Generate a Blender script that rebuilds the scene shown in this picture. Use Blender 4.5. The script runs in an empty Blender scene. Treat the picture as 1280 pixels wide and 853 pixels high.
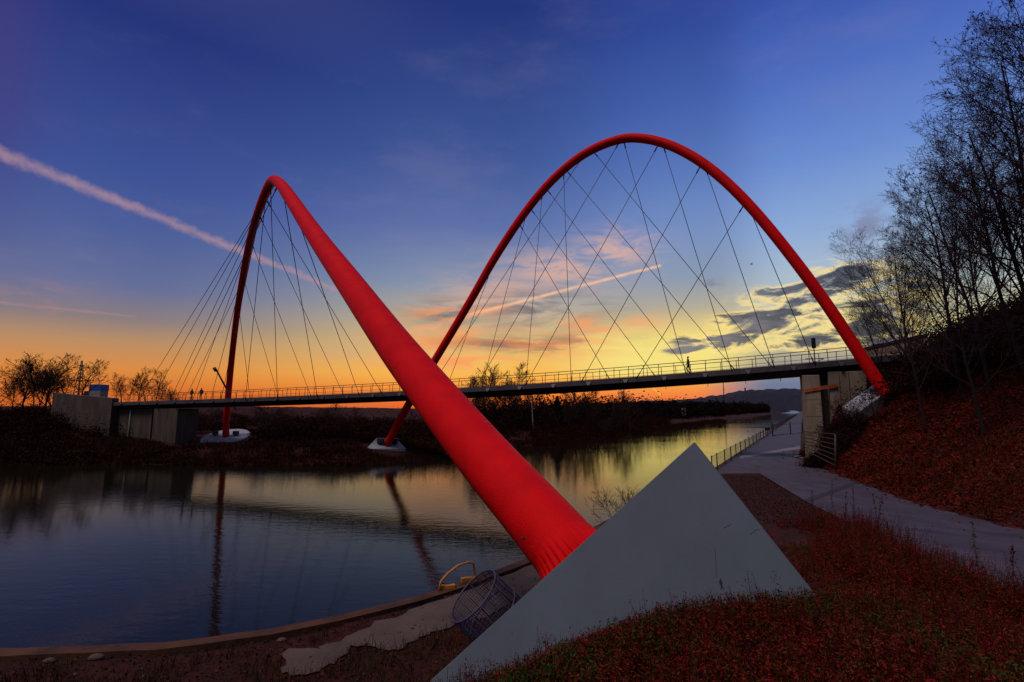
import bpy, math, random
import numpy as np
from mathutils import Vector, Matrix

scene = bpy.context.scene
COL = scene.collection
R = math.radians
CH = 6.5                                   # eye height above the water
F = 640.0                                  # focal length in pixels of the 1280 px wide photograph
PITCH = math.atan(85.5 / F)
SP, CP = math.sin(PITCH), math.cos(PITCH)

# ------------------------------------------------------------------ measuring helpers
def ray(px, py):
    a = (px - 640.0) / F
    b = -(py - 426.5) / F
    return np.array([a, CP - b * SP, SP + b * CP])
def at(px, py, Y):
    d = ray(px, py)
    return np.array([0, 0, CH]) + d * (Y / d[1])
def onz(px, py, z):
    d = ray(px, py)
    return np.array([0, 0, CH]) + d * ((z - CH) / d[2])
def pix(p):
    x, y, z = p[0], p[1], p[2] - CH
    f = y * CP + z * SP
    u = -y * SP + z * CP
    return 640 + F * x / f, 426.5 - F * u / f

# ------------------------------------------------------------------ mesh helpers
def link(o, parent=None):
    COL.objects.link(o)
    if parent is not None:
        o.parent = parent
    return o

def np_mesh(name, V, faces_q, colors=None, smooth=False):
    """V (n,3); faces_q (m,k) with one k"""
    V = np.asarray(V, np.float32)
    Q = np.asarray(faces_q, np.int32)
    me = bpy.data.meshes.new(name)
    n, k = Q.shape
    me.vertices.add(len(V)); me.vertices.foreach_set('co', V.ravel())
    me.loops.add(n * k); me.loops.foreach_set('vertex_index', Q.ravel())
    me.polygons.add(n)
    me.polygons.foreach_set('loop_start', np.arange(0, n * k, k, dtype=np.int32))
    me.polygons.foreach_set('loop_total', np.full(n, k, np.int32))
    if smooth:
        me.polygons.foreach_set('use_smooth', np.ones(n, bool))
    if colors is not None:
        at_ = me.color_attributes.new('tint', 'FLOAT_COLOR', 'POINT')
        c4 = np.ones((len(V), 4), np.float32); c4[:, :3] = colors
        at_.data.foreach_set('color', c4.ravel())
    me.update(calc_edges=True)
    me.validate()
    return me

class MB:
    def __init__(self):
        self.v = []; self.f = []; self.s = []
    def add(self, V, Fs, smooth=False):
        b = len(self.v)
        self.v += [tuple(float(c) for c in p) for p in V]
        self.f += [tuple(b + i for i in f) for f in Fs]
        self.s += [smooth] * len(Fs)
    def hexa(self, P):
        """8 corners: 0-3 bottom loop, 4-7 top loop"""
        self.add(P, [(3, 2, 1, 0), (4, 5, 6, 7), (0, 1, 5, 4), (1, 2, 6, 5), (2, 3, 7, 6), (3, 0, 4, 7)])
    def box(self, c, sx, sy, sz, rz=0.0):
        cx, cy, cz = c; ca, sa = math.cos(rz), math.sin(rz)
        P = []
        for dz in (-sz / 2, sz / 2):
            for dx, dy in ((-sx / 2, -sy / 2), (sx / 2, -sy / 2), (sx / 2, sy / 2), (-sx / 2, sy / 2)):
                P.append((cx + dx * ca - dy * sa, cy + dx * sa + dy * ca, cz + dz))
        self.hexa(P)
    def tube(self, pts, rad, n=8, cap=True, smooth=True):
        pts = [np.asarray(p, float) for p in pts]
        if not hasattr(rad, '__len__'):
            rad = [rad] * len(pts)
        V, Fs = [], []
        T = []
        for i in range(len(pts)):
            a = pts[max(i - 1, 0)]; b = pts[min(i + 1, len(pts) - 1)]
            t = b - a; T.append(t / (np.linalg.norm(t) + 1e-9))
        ref = np.array([0, 0, 1.0]) if abs(T[0][2]) < .9 else np.array([1.0, 0, 0])
        u = np.cross(T[0], ref); u /= np.linalg.norm(u)
        for i, p in enumerate(pts):
            u = u - T[i] * np.dot(u, T[i]); u /= np.linalg.norm(u) + 1e-9
            w = np.cross(T[i], u)
            for k in range(n):
                a = 2 * math.pi * k / n
                V.append(p + rad[i] * (math.cos(a) * u + math.sin(a) * w))
        for i in range(len(pts) - 1):
            for k in range(n):
                k2 = (k + 1) % n
                Fs.append((i * n + k, i * n + k2, (i + 1) * n + k2, (i + 1) * n + k))
        self.add(V, Fs, smooth)
        if cap:
            self.add(V[:n], [tuple(range(n))[::-1]])
            self.add(V[-n:], [tuple(range(n))])
    def prism(self, poly, off):
        """closed polygon (3D points) extruded by vector off"""
        n = len(poly); off = np.asarray(off)
        V = [np.asarray(p) for p in poly] + [np.asarray(p) + off for p in poly]
        Fs = [tuple(range(n)), tuple(range(2 * n - 1, n - 1, -1))]
        for i in range(n):
            j = (i + 1) % n
            Fs.append((j, i, n + i, n + j))
        self.add(V, Fs)
    def build(self, name, mat=None, parent=None, bevel=0.0, recalc=True):
        me = bpy.data.meshes.new(name)
        me.from_pydata(self.v, [], self.f)
        me.polygons.foreach_set('use_smooth', self.s)
        if recalc or bevel:
            import bmesh
            bm = bmesh.new(); bm.from_mesh(me)
            bmesh.ops.remove_doubles(bm, verts=bm.verts, dist=1e-5)
            bmesh.ops.recalc_face_normals(bm, faces=bm.faces)
            if bevel:
                es = [e for e in bm.edges if len(e.link_faces) == 2 and e.calc_face_angle(0) > .5]
                bmesh.ops.bevel(bm, geom=es, offset=bevel, segments=2, affect='EDGES', profile=.5)
            bm.to_mesh(me); bm.free()
        me.update()
        o = bpy.data.objects.new(name, me)
        if mat: me.materials.append(mat)
        return link(o, parent)

def tag(o, label=None, cat=None, group=None, kind=None):
    if label: o['label'] = label
    if cat: o['category'] = cat
    if group: o['group'] = group
    if kind: o['kind'] = kind
    return o
def empty(name, loc, label=None, cat=None, group=None):
    o = bpy.data.objects.new(name, None); o.empty_display_size = .3
    COL.objects.link(o); o.location = [float(c) for c in loc]
    return tag(o, label, cat, group)
def copy_tree(o, parent=None):
    c = o.copy(); COL.objects.link(c); c.parent = parent
    for ch in list(o.children):
        copy_tree(ch, c)
    return c
def local(p, root):
    return np.asarray(p, float) - np.array(root.location)

# ------------------------------------------------------------------ materials
def nodes_of(m):
    m.use_nodes = True
    nt = m.node_tree; nt.nodes.clear()
    return nt
def mat(name, c1, c2=None, rough=.7, scale=3.0, detail=6, bump=0.0, bscale=None, metal=0.0, spec=.4, attr=False, stretch=None, lo=.35, hi=.65, coat=0.0):
    m = bpy.data.materials.new(name); nt = nodes_of(m); N = nt.nodes; L = nt.links
    out = N.new('ShaderNodeOutputMaterial'); p = N.new('ShaderNodeBsdfPrincipled')
    L.new(p.outputs[0], out.inputs[0])
    p.inputs['Roughness'].default_value = rough; p.inputs['Metallic'].default_value = metal
    p.inputs['Specular IOR Level'].default_value = spec
    p.inputs['Coat Weight'].default_value = coat
    tc = N.new('ShaderNodeTexCoord'); vec = tc.outputs['Object']
    if stretch:
        mp = N.new('ShaderNodeMapping'); mp.inputs['Scale'].default_value = stretch
        L.new(vec, mp.inputs[0]); vec = mp.outputs[0]
    if c2 is not None:
        nz = N.new('ShaderNodeTexNoise'); nz.inputs['Scale'].default_value = scale; nz.inputs['Detail'].default_value = detail
        nz.inputs['Roughness'].default_value = .62
        L.new(vec, nz.inputs['Vector'])
        mr = N.new('ShaderNodeMapRange'); mr.inputs[1].default_value = lo; mr.inputs[2].default_value = hi
        L.new(nz.outputs[0], mr.inputs[0])
        mx = N.new('ShaderNodeMix'); mx.data_type = 'RGBA'
        mx.inputs[6].default_value = (*c1, 1); mx.inputs[7].default_value = (*c2, 1)
        L.new(mr.outputs[0], mx.inputs[0]); col = mx.outputs[2]
        if attr:
            a = N.new('ShaderNodeAttribute'); a.attribute_name = 'tint'
            mm = N.new('ShaderNodeMix'); mm.data_type = 'RGBA'; mm.blend_type = 'MULTIPLY'; mm.inputs[0].default_value = 1
            L.new(col, mm.inputs[6]); L.new(a.outputs['Color'], mm.inputs[7]); col = mm.outputs[2]
        L.new(col, p.inputs['Base Color'])
    else:
        if attr:
            a = N.new('ShaderNodeAttribute'); a.attribute_name = 'tint'
            L.new(a.outputs['Color'], p.inputs['Base Color'])
        else:
            p.inputs['Base Color'].default_value = (*c1, 1)
    if bump:
        nb = N.new('ShaderNodeTexNoise'); nb.inputs['Scale'].default_value = bscale or scale * 6; nb.inputs['Detail'].default_value = 5
        L.new(vec, nb.inputs['Vector'])
        bp = N.new('ShaderNodeBump'); bp.inputs['Strength'].default_value = bump; bp.inputs['Distance'].default_value = .02
        L.new(nb.outputs[0], bp.inputs['Height']); L.new(bp.outputs[0], p.inputs['Normal'])
    return m

M = {}
M['red'] = mat('red_paint', (.80, .003, .004), (.64, .002, .003), rough=.6, scale=1.3, bump=.8, bscale=45, spec=.10)
M['steel_dark'] = mat('dark_steel', (0.021, 0.0192, 0.024), (0.036, 0.03, 0.033), rough=.5, scale=2)
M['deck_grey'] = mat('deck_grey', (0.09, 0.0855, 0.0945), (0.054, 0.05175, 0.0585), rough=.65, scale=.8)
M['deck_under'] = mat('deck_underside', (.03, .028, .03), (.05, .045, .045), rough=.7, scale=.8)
M['rail'] = mat('rail_paint', (0.096, 0.03, 0.03), (0.06, 0.024, 0.027), rough=.5, scale=2)
M['cable'] = mat('cable_steel', (.05, .045, .05), rough=.4, metal=.5)
M['wedge'] = mat('painted_concrete', (0.088, 0.122, 0.150), (0.056, 0.080, 0.100), rough=.75, scale=.9, detail=12, bump=.12, bscale=26, lo=.22, hi=.8, stretch=(1.3, 1.3, .5))
M['footing'] = mat('white_concrete', (.36, .39, .41), (.24, .26, .28), rough=.8, scale=1.2, bump=.3, bscale=12)
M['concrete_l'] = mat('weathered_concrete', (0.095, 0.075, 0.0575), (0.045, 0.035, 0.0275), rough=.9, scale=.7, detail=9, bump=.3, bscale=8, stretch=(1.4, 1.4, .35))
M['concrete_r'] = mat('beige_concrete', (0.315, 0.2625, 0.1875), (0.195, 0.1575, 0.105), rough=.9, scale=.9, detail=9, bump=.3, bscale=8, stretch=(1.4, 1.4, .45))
M['joint'] = mat('joint_shadow_gap', (.03, .026, .024), rough=.9)
M['orange'] = mat('orange_board', (.60, .14, .03), (.42, .09, .025), rough=.6, scale=1.5, lo=.3, hi=.6)
M['path'] = mat('asphalt_path', (.076, .064, .084), (.036, .031, .043), rough=.75, scale=.8, detail=12, bump=.5, bscale=22, lo=.34, hi=.66, stretch=(1.6, .6, 1))
M['strip'] = mat('dark_strip', (0.024, 0.0228, 0.027), (0.036, 0.033, 0.036), rough=.8, scale=4)
M['white_line'] = mat('pale_line', (0.25, 0.235, 0.225), (0.125, 0.115, 0.115), rough=.8, scale=1.5)
M['quay'] = mat('quay_concrete', (0.1045, 0.07425, 0.05225), (0.0605, 0.04125, 0.03025), rough=.9, scale=1.0, detail=9, bump=.5, bscale=14)
M['coping'] = mat('rusty_coping', (0.102, 0.039, 0.015), (0.042, 0.018, 0.0084), rough=.9, scale=1.4, detail=8, bump=.6, bscale=12)
M['basket'] = mat('blue_wire', (.055, .058, .14), (.05, .035, .05), rough=.55, scale=5)
M['dark'] = mat('dark_cloth', (.02, .02, .024), rough=.9)
M['skin'] = mat('skin', (.42, .25, .18), rough=.6)
M['yellow'] = mat('yellow_paint', (.62, .26, .03), (.42, .16, .02), rough=.6, scale=4)
M['blue'] = mat('blue_paint', (.02, .10, .42), rough=.6)
M['white'] = mat('white_paint', (0.31, 0.31, 0.3), (0.25, 0.25, 0.24), rough=.7, scale=2)
M['grey'] = mat('grey_metal', (.035, .036, .05), rough=.5)
M['bark'] = mat('bark', (0.02475, 0.01575, 0.0135), (0.0135, 0.009, 0.0081), rough=.95, scale=5, bump=.4, bscale=25)
M['twig'] = mat('twigs', (.048, .017, .026), (.026, .011, .016), rough=.95, scale=2)
M['twig_far'] = mat('far_twigs', (.045, .012, .007), (.025, .009, .006), rough=.95, scale=.7)
M['birch'] = mat('birch_bark', (.34, .24, .20), (.16, .11, .09), rough=.9, scale=3)
M['leaf'] = mat('leaf', (1, 1, 1), (.55, .55, .55), rough=.9, scale=.5, attr=True, spec=.05)
M['brick'] = mat('rubble_stone', (0.21, 0.2, 0.18), (0.11, 0.1, 0.09), rough=.9, scale=5)
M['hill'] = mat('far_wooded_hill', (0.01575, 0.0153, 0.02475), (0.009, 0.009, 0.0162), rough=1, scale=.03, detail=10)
M['ink'] = mat('black_spray_paint', (.012, .012, .016), rough=.8)
M['tagblue'] = mat('blue_spray_paint', (.22, .22, .42), (.13, .12, .25), rough=.8, scale=3)

# terrain material: dark soil, red brown litter, moss by noise
def terrain_mat():
    m = bpy.data.materials.new('leafy_ground'); nt = nodes_of(m); N = nt.nodes; L = nt.links
    out = N.new('ShaderNodeOutputMaterial'); p = N.new('ShaderNodeBsdfPrincipled'); L.new(p.outputs[0], out.inputs[0])
    p.inputs['Roughness'].default_value = .95; p.inputs['Specular IOR Level'].default_value = .15
    tc = N.new('ShaderNodeTexCoord')
    def noise(s, d=6):
        n = N.new('ShaderNodeTexNoise'); n.inputs['Scale'].default_value = s; n.inputs['Detail'].default_value = d; n.inputs['Roughness'].default_value = .65
        L.new(tc.outputs['Object'], n.inputs['Vector']); return n.outputs[0]
    def mix(f, a, b, lo, hi):
        mr = N.new('ShaderNodeMapRange'); mr.inputs[1].default_value = lo; mr.inputs[2].default_value = hi; L.new(f, mr.inputs[0])
        mx = N.new('ShaderNodeMix'); mx.data_type = 'RGBA'; L.new(mr.outputs[0], mx.inputs[0])
        for s, v in ((6, a), (7, b)):
            if isinstance(v, tuple): mx.inputs[s].default_value = (*v, 1)
            else: L.new(v, mx.inputs[s])
        return mx.outputs[2]
    c = mix(noise(.9, 8), (.032, .011, .007), (.066, .014, .009), .38, .62)
    c = mix(noise(5.5, 4), (.014, .007, .005), c, .3, .58)
    c = mix(noise(.33, 5), c, (.013, .014, .005), .58, .72)
    L.new(c, p.inputs['Base Color'])
    bp = N.new('ShaderNodeBump'); bp.inputs['Strength'].default_value = .7; bp.inputs['Distance'].default_value = .05
    L.new(noise(9, 8), bp.inputs['Height']); L.new(bp.outputs[0], p.inputs['Normal'])
    return m
M['terrain'] = terrain_mat()

def water_mat():
    m = bpy.data.materials.new('canal_water'); nt = nodes_of(m); N = nt.nodes; L = nt.links
    out = N.new('ShaderNodeOutputMaterial'); p = N.new('ShaderNodeBsdfPrincipled'); L.new(p.outputs[0], out.inputs[0])
    p.inputs['Base Color'].default_value = (.008, .007, .004, 1); p.inputs['Roughness'].default_value = .045
    p.inputs['IOR'].default_value = 1.20
    tc = N.new('ShaderNodeTexCoord')
    def noise(sc, sx, sy, d, rot):
        mp = N.new('ShaderNodeMapping'); mp.inputs['Scale'].default_value = (sx, sy, 1); mp.inputs['Rotation'].default_value = (0, 0, R(rot))
        L.new(tc.outputs['Object'], mp.inputs[0])
        n = N.new('ShaderNodeTexNoise'); n.inputs['Scale'].default_value = sc; n.inputs['Detail'].default_value = d; n.inputs['Roughness'].default_value = .55
        L.new(mp.outputs[0], n.inputs['Vector']); return n.outputs[0]
    a = noise(1.3, .55, 1.5, 3, 8); b = noise(4.5, .6, 1.3, 2, -14)
    patch = noise(.045, 1, 1, 2, 0)
    mr = N.new('ShaderNodeMapRange'); mr.inputs[1].default_value = .35; mr.inputs[2].default_value = .65; mr.inputs[3].default_value = .3; mr.inputs[4].default_value = 1.2
    L.new(patch, mr.inputs[0])
    f = noise(13, .7, 1.2, 2, 20)
    a2 = N.new('ShaderNodeMath'); a2.operation = 'MULTIPLY_ADD'; a2.inputs[1].default_value = .14; L.new(f, a2.inputs[0]); L.new(a, a2.inputs[2]); a = a2.outputs[0]
    ad = N.new('ShaderNodeMath'); ad.operation = 'MULTIPLY_ADD'; ad.inputs[1].default_value = .36; L.new(b, ad.inputs[0]); L.new(a, ad.inputs[2])
    bp = N.new('ShaderNodeBump'); bp.inputs['Distance'].default_value = .05
    st = N.new('ShaderNodeMath'); st.operation = 'MULTIPLY'; st.inputs[1].default_value = .21; L.new(mr.outputs[0], st.inputs[0])
    L.new(st.outputs[0], bp.inputs['Strength'])
    L.new(ad.outputs[0], bp.inputs['Height']); L.new(bp.outputs[0], p.inputs['Normal'])
    return m
M['water'] = water_mat()

# ------------------------------------------------------------------ plan geometry
QZ = 1.6
Qpix = [(150, 812), (244, 805), (341, 792), (500, 756), (650, 706), (898, 583)]
Q = [onz(x, y, QZ)[:2] for x, y in Qpix]
Q = [Q[0] + np.array([-400, -25.]), Q[0] + np.array([-30, -1.2])] + Q
dq_ = (Q[-1] - Q[-2]) / np.linalg.norm(Q[-1] - Q[-2])
vp = np.array([363.0 / 640, 1.0]); vp /= np.linalg.norm(vp)
Q.append(Q[-1] + vp * 2500)
Q = np.array(Q)
Fpix = [(-60, 576), (60, 581), (282, 583), (460, 582), (560, 575), (649, 561), (718, 551.6), (785, 543.6), (859, 533), (912, 526)]
FB = [onz(x, y, 0)[:2] for x, y in Fpix]
FB = [FB[0] + np.array([-500, -10.])] + FB
FB.append(FB[-1] + vp * 2500)
FB = np.array(FB)

def sdist(P, line, land_right):
    P = np.asarray(P, float); best = np.full(len(P), 1e18); sg = np.ones(len(P))
    for i in range(len(line) - 1):
        a, b = line[i], line[i + 1]; ab = b - a
        t = np.clip(((P - a) @ ab) / (ab @ ab), 0, 1)
        d = P - (a + t[:, None] * ab); dd = (d ** 2).sum(1)
        cr = ab[0] * (P[:, 1] - a[1]) - ab[1] * (P[:, 0] - a[0])
        m = dd < best - 1e-9
        best = np.where(m, dd, best); sg = np.where(m, np.where(cr < 0, 1, -1), sg)
    return np.sqrt(best) * sg * (1 if land_right else -1)

# path edges (plan), by depth
PZ_Y = np.array([3.0, 8.6, 12.2, 17.8, 26., 38., 50., 3000.]); PZ_Z = np.array([3.75, 3.5, 3.15, 2.6, 2.05, 1.75, QZ, QZ])
def pz(Y): return np.interp(Y, PZ_Y, PZ_Z)
Rp = [(1500, 668, 3.65), (1400, 655, 3.55), (1280, 638, 3.3), (1180, 622, 2.85), (1100, 606, 2.25), (1040, 589, 1.8), (1001, 573, QZ), (1001, 545, QZ), (1002, 530, QZ), (1003, 519, QZ)]
RE = np.array([onz(*p) for p in Rp])
Lp = [(1750, 900, 3.7), (1400, 800, 3.6), (1230, 735, 3.5), (1130, 690, 3.15), (1060, 652, 2.6), (1000, 622, 2.05), (950, 592, 1.74), (944, 578, QZ)]
LE = np.array([onz(*p) for p in Lp])
def edge_x(E, Y):
    o = np.argsort(E[:, 1]); return np.interp(Y, E[o, 1], E[o, 0])

def vnoise(x, y, s, seed):
    r = np.random.RandomState(seed); G = r.rand(64, 64)
    u = x / s; v = y / s
    i = np.floor(u).astype(int); j = np.floor(v).astype(int); fu = u - i; fv = v - j
    fu = fu * fu * (3 - 2 * fu); fv = fv * fv * (3 - 2 * fv)
    g = lambda a, b: G[a % 64, b % 64]
    return (g(i, j) * (1 - fu) * (1 - fv) + g(i + 1, j) * fu * (1 - fv) + g(i, j + 1) * (1 - fu) * fv + g(i + 1, j + 1) * fu * fv) - .5
def sstep(a, b, x):
    t = np.clip((x - a) / (b - a), 0, 1); return t * t * (3 - 2 * t)

RE_line = RE[:, :2]
def ground(x, y, noise=True):
    x = np.atleast_1d(np.asarray(x, float)); y = np.atleast_1d(np.asarray(y, float))
    P = np.stack([x, y], 1)
    dq = sdist(P, Q, True); df = sdist(P, FB, False)
    nz = (vnoise(x, y, 1.1, 1) * .10 + vnoise(x, y, 3.7, 2) * .25) if noise else 0
    # near bank mound
    h0 = QZ + 3.15 * sstep(3.2, 11.5, dq) + nz * sstep(2.6, 5, dq) * .7
    h0 = h0 + .12 * np.exp(-(((x - 3.4) / 1.0) ** 2 + ((y - 5.2) / 1.4) ** 2)) + .20 * np.exp(-(((x - .9) / 1.5) ** 2 + ((y - 5.2) / 1.3) ** 2))
    z_p = pz(y)
    xl = edge_x(LE, y); xr = edge_x(RE, y)
    yl = y.clip(0)
    # left of the path: blend from mound to the path level
    tl = sstep(0.2, 6.5, xl - x)
    far_left = sstep(20, 34, y)
    h0 = h0 * (1 - far_left) + (QZ + .1 * sstep(2, 6, dq)) * far_left
    hl = np.where(y < 40, z_p * (1 - tl) + h0 * tl, QZ)
    # hillside
    e = np.where(y < 14, (x - xr), sdist(P, RE_line, False))
    e = np.where((x > xr) & (y < 220), np.abs(e), 0)
    steep = .74 + .2 * sstep(32, 42, y) * (1 - sstep(60, 80, y))
    e = np.where(y > 54, np.maximum(0, e - .25 * (y - 54)) * (1 - .8 * sstep(54, 110, y)), e)
    hr = z_p + np.minimum(e, 9) * steep + np.clip(e - 9, 0, 26) * .45 + (vnoise(x, y, 5, 4) * .7 + nz) * sstep(.3, 4, e)
    hr = hr + 3.0 * np.exp(-((x - 28.5) / 1.3) ** 2 - ((y - 45.0) / 1.1) ** 2) * sstep(0, .6, e)
    near = np.where(x > xr, hr, np.where(x < xl, hl, z_p - .03))
    near = np.where((y >= 40) & (x <= xr), QZ - .03, near)
    near = np.where(dq < .35, -2.5, near)
    # far bank
    far = 1.75 * sstep(0, 9, df) + .9 * sstep(14, 40, df) + (vnoise(x, y, 6, 7) * .8 + nz) * sstep(1, 6, df)
    appr = 3.6 * sstep(-66, -84, x) * sstep(4, 30, df)
    far = far + appr + .9 * sstep(28, 60, df) * sstep(30, -20, x)
    far = far - 1.35 * np.exp(-((x + 44.5) / 9) ** 2 - ((y - 78) / 9) ** 2) - .5 * np.exp(-((x + 17) / 3.5) ** 2 - ((y - 68) / 3) ** 2)
    far = np.where(df < 0, -2.5, far - .15 + .2 * sstep(0, 1, df))
    return np.where(dq > 0, near, np.where(df > -.6, far, -2.5))
def gz(x, y): return float(ground(x, y)[0])

# ------------------------------------------------------------------ terrain sheet, water, quay, path
def grid_axis(n, A, k, c=0):
    u = np.linspace(-1, 1, n); return c + A * np.sinh(u * k)
gx = np.concatenate([grid_axis(300, 5.0, 6.1)])
gy = 6 + np.concatenate([-np.sinh(np.linspace(1, 0, 24)[:-1] * 3.2) * 4.0, 5.0 * np.sinh(np.linspace(0, 1, 330) * 6.4)])
GX, GY = np.meshgrid(gx, gy)
GZ = ground(GX.ravel(), GY.ravel())
V = np.stack([GX.ravel(), GY.ravel(), GZ], 1)
nx, ny = len(gx), len(gy)
ii = np.arange(nx * ny).reshape(ny, nx)
Fq = np.stack([ii[:-1, :-1].ravel(), ii[:-1, 1:].ravel(), ii[1:, 1:].ravel(), ii[1:, :-1].ravel()], 1)
me = np_mesh('ground', V, Fq, smooth=True); me.materials.append(M['terrain'])
tag(link(bpy.data.objects.new('ground', me)), 'dark leaf strewn banks and slopes of red brown soil', 'ground', kind='structure')

wv = [(-1500, -60, 0), (1500, -60, 0), (2200, 2600, 0), (-1500, 2600, 0)]
me = bpy.data.meshes.new('water'); me.from_pydata(wv, [], [(0, 1, 2, 3)]); me.materials.append(M['water'])
tag(link(bpy.data.objects.new('water', me)), 'dark rippled canal water reflecting the evening sky', 'water', kind='structure')

def offset_line(line, d):
    out = []
    for i in range(len(line)):
        a = line[max(i - 1, 0)]; b = line[min(i + 1, len(line) - 1)]
        t = (b - a) / np.linalg.norm(b - a); n = np.array([t[1], -t[0]])
        out.append(line[i] + n * d)
    return np.array(out)
def resample(line, step, maxlen=1e9):
    line = np.asarray(line); seg = np.linalg.norm(np.diff(line, axis=0), axis=1); cum = np.concatenate([[0], np.cumsum(seg)])
    tot = min(cum[-1], maxlen); s = np.arange(0, tot, step)
    return np.stack([np.interp(s, cum, line[:, k]) for k in range(line.shape[1])], 1)

Qn = np.concatenate([resample(Q[1:8], .7), Q[8:]])
# smooth the bends of the quay
for _ in range(6):
    Qn[1:-2] = (Qn[:-3] + 2 * Qn[1:-2] + Qn[2:-1]) / 4
rng = np.random.RandomState(5)
mb = MB()
Qi = offset_line(Qn, .34)
jit = rng.rand(len(Qn)) * .03
for i in range(len(Qn) - 1):
    a, b, c, d = Qn[i], Qn[i + 1], Qi[i + 1], Qi[i]
    z1, z2 = QZ + .05 + jit[i], QZ + .05 + jit[i + 1]
    mb.add([(*a, z1), (*b, z2), (*c, z2), (*d, z1), (*a, -1), (*b, -1), (*c, -1), (*d, -1)], [(0, 1, 2, 3), (0, 4, 5, 1), (2, 6, 7, 3)])
tag(mb.build('quay_wall', M['coping']), 'rusty brown edge of the quay along the near water', 'quay wall', kind='structure')

# sheets draped on the ground
def strip_sheet(name, A, B, nu, zoff, m, zfun):
    V, Fs = [], []
    n = len(A)
    for i in range(n):
        for k in range(nu + 1):
            p = A[i] + (B[i] - A[i]) * k / nu
            V.append((p[0], p[1], zfun(p[0], p[1]) + zoff))
    for i in range(n - 1):
        for k in range(nu):
            a = i * (nu + 1) + k; Fs.append((a, a + 1, a + nu + 2, a + nu + 1))
    me = bpy.data.meshes.new(name); me.from_pydata(V, [], Fs); me.materials.append(m)
    for p in me.polygons: p.use_smooth = True
    return link(bpy.data.objects.new(name, me))
Yp = np.concatenate([np.linspace(2, 40, 90), np.linspace(41, 44, 5)])
A = np.stack([edge_x(LE, Yp), Yp], 1); B = np.stack([edge_x(RE, Yp), Yp], 1)
tag(strip_sheet('path', A, B, 8, .02, M['path'], lambda x, y: float(pz(y))), 'pale grey curving path below the leafy slope', 'path', kind='structure')
# quay promenade beyond
Yq = np.concatenate([np.linspace(30, 60, 50), np.geomspace(61, 1500, 50)])
def qx(Y):
    o = np.argsort(Qi[:, 1]); q = Qi[Qi[:, 1] > 16]; o = np.argsort(q[:, 1]); return np.interp(Y, q[o, 1], q[o, 0])
A = np.stack([qx(Yq), Yq], 1); B = np.stack([np.maximum(edge_x(RE, Yq), qx(Yq) + .5), Yq], 1)
B[:, 0] = np.where(Yq < 44, np.maximum(A[:, 0] + .2, edge_x(LE, Yq) + .5), B[:, 0])
B[:, 0] = np.where(Yq > 300, A[:, 0] + 6.0, B[:, 0])
tag(strip_sheet('pavement', A, B, 6, .055, M['path'], lambda x, y: QZ), 'paved quay promenade running under the bridge', 'pavement', kind='structure')
# dark drainage strip and pale line across the path
def quad_sheet(name, pts, m, zoff, zfun, n=10):
    p = [np.asarray(q[:2], float) for q in pts]
    A = [p[0] + (p[1] - p[0]) * k / n for k in range(n + 1)]; B = [p[3] + (p[2] - p[3]) * k / n for k in range(n + 1)]
    return strip_sheet(name, A, B, 2, zoff, m, zfun)
pzf = lambda x, y: float(pz(y))
s = [onz(1003, 626, 2.05), onz(1070, 597, 2.1), onz(1076, 599, 2.1), onz(1012, 629, 2.05)]
tag(quad_sheet('drain_strip', s, M['strip'], .028, pzf), 'dark strip set across the grey path', 'drain strip', kind='structure')
s = [onz(925, 571, QZ), onz(1000, 558.5, QZ), onz(1000, 562, QZ), onz(925, 574, QZ)]
tag(quad_sheet('pale_line', s, M['white_line'], .066, lambda x, y: QZ), 'pale line across the quay paving', 'line', kind='structure')
# worn concrete apron behind the quay edge
ap = [(350, 838), (357, 813), (395, 811), (432, 797), (470, 778), (512, 764), (560, 747), (620, 724), (690, 697), (722, 690), (712, 712), (650, 748), (610, 772), (560, 785), (522, 797), (510, 808), (482, 814), (462, 806), (440, 809), (420, 826), (400, 838), (375, 845)]
apw = [onz(x, y, QZ + .03) for x, y in ap]
pts = []
for i in range(len(apw)):
    a, b = apw[i], apw[(i + 1) % len(apw)]
    for k in range(4):
        q = a + (b - a) * k / 4; pts.append((q[0] + rng.uniform(-.10, .10), q[1] + rng.uniform(-.09, .09), QZ + .035))
me = bpy.data.meshes.new('apron'); me.from_pydata(pts, [], [tuple(range(len(pts)))]); me.materials.append(M['quay'])
tag(link(bpy.data.objects.new('apron', me)), 'worn concrete patch beside the quay edge', 'paving', kind='structure')
gp = [(885, 588), (950, 590), (978, 606), (1004, 626), (1032, 646), (1025, 690), (985, 700), (950, 670), (925, 630)]
gw = np.array([onz(x, y, 2.0)[:2] for x, y in gp])

# ------------------------------------------------------------------ the bridge
bridge = empty('arch_footbridge', (0, 60, 0), 'long footbridge hung by dark cables between two tall red tubular arches over the canal', 'bridge')
def L_(p): return local(p, bridge)
# deck
def deckY(px): return 1 / (0.01176 + (px - 137) * 9.69e-6)
dpx = [(137, 503.2), (220, 500.2), (340, 495.7), (420, 493), (497, 490.2), (620, 482.8), (713, 475.8), (806, 469.3), (880, 464.5), (960, 458.7), (1020, 453), (1070, 448)]
dP = np.array([at(x, y, deckY(x)) for x, y in dpx])
D0, D1 = dP[0, :2], dP[-1, :2]
DL = np.linalg.norm(D1 - D0); dd = (D1 - D0) / DL; dn = np.array([-dd[1], dd[0]])   # dn points away from the camera
ds = (dP[:, :2] - D0) @ dd
zc = np.polyfit(ds, dP[:, 2], 3)
def dz(s): return float(np.polyval(zc, np.clip(s, -6, DL + 9)))
def dpt(s, w=0, z=0): return np.array([*(D0 + dd * s + dn * w), dz(s) + z])
DW = 4.2
def s_of_px(px, w=0, z=0.0):
    S = np.linspace(-45, DL + 10, 4000); X = np.array([pix(dpt(s, w, z))[0] for s in S]); return float(np.interp(px, X, S))
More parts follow.
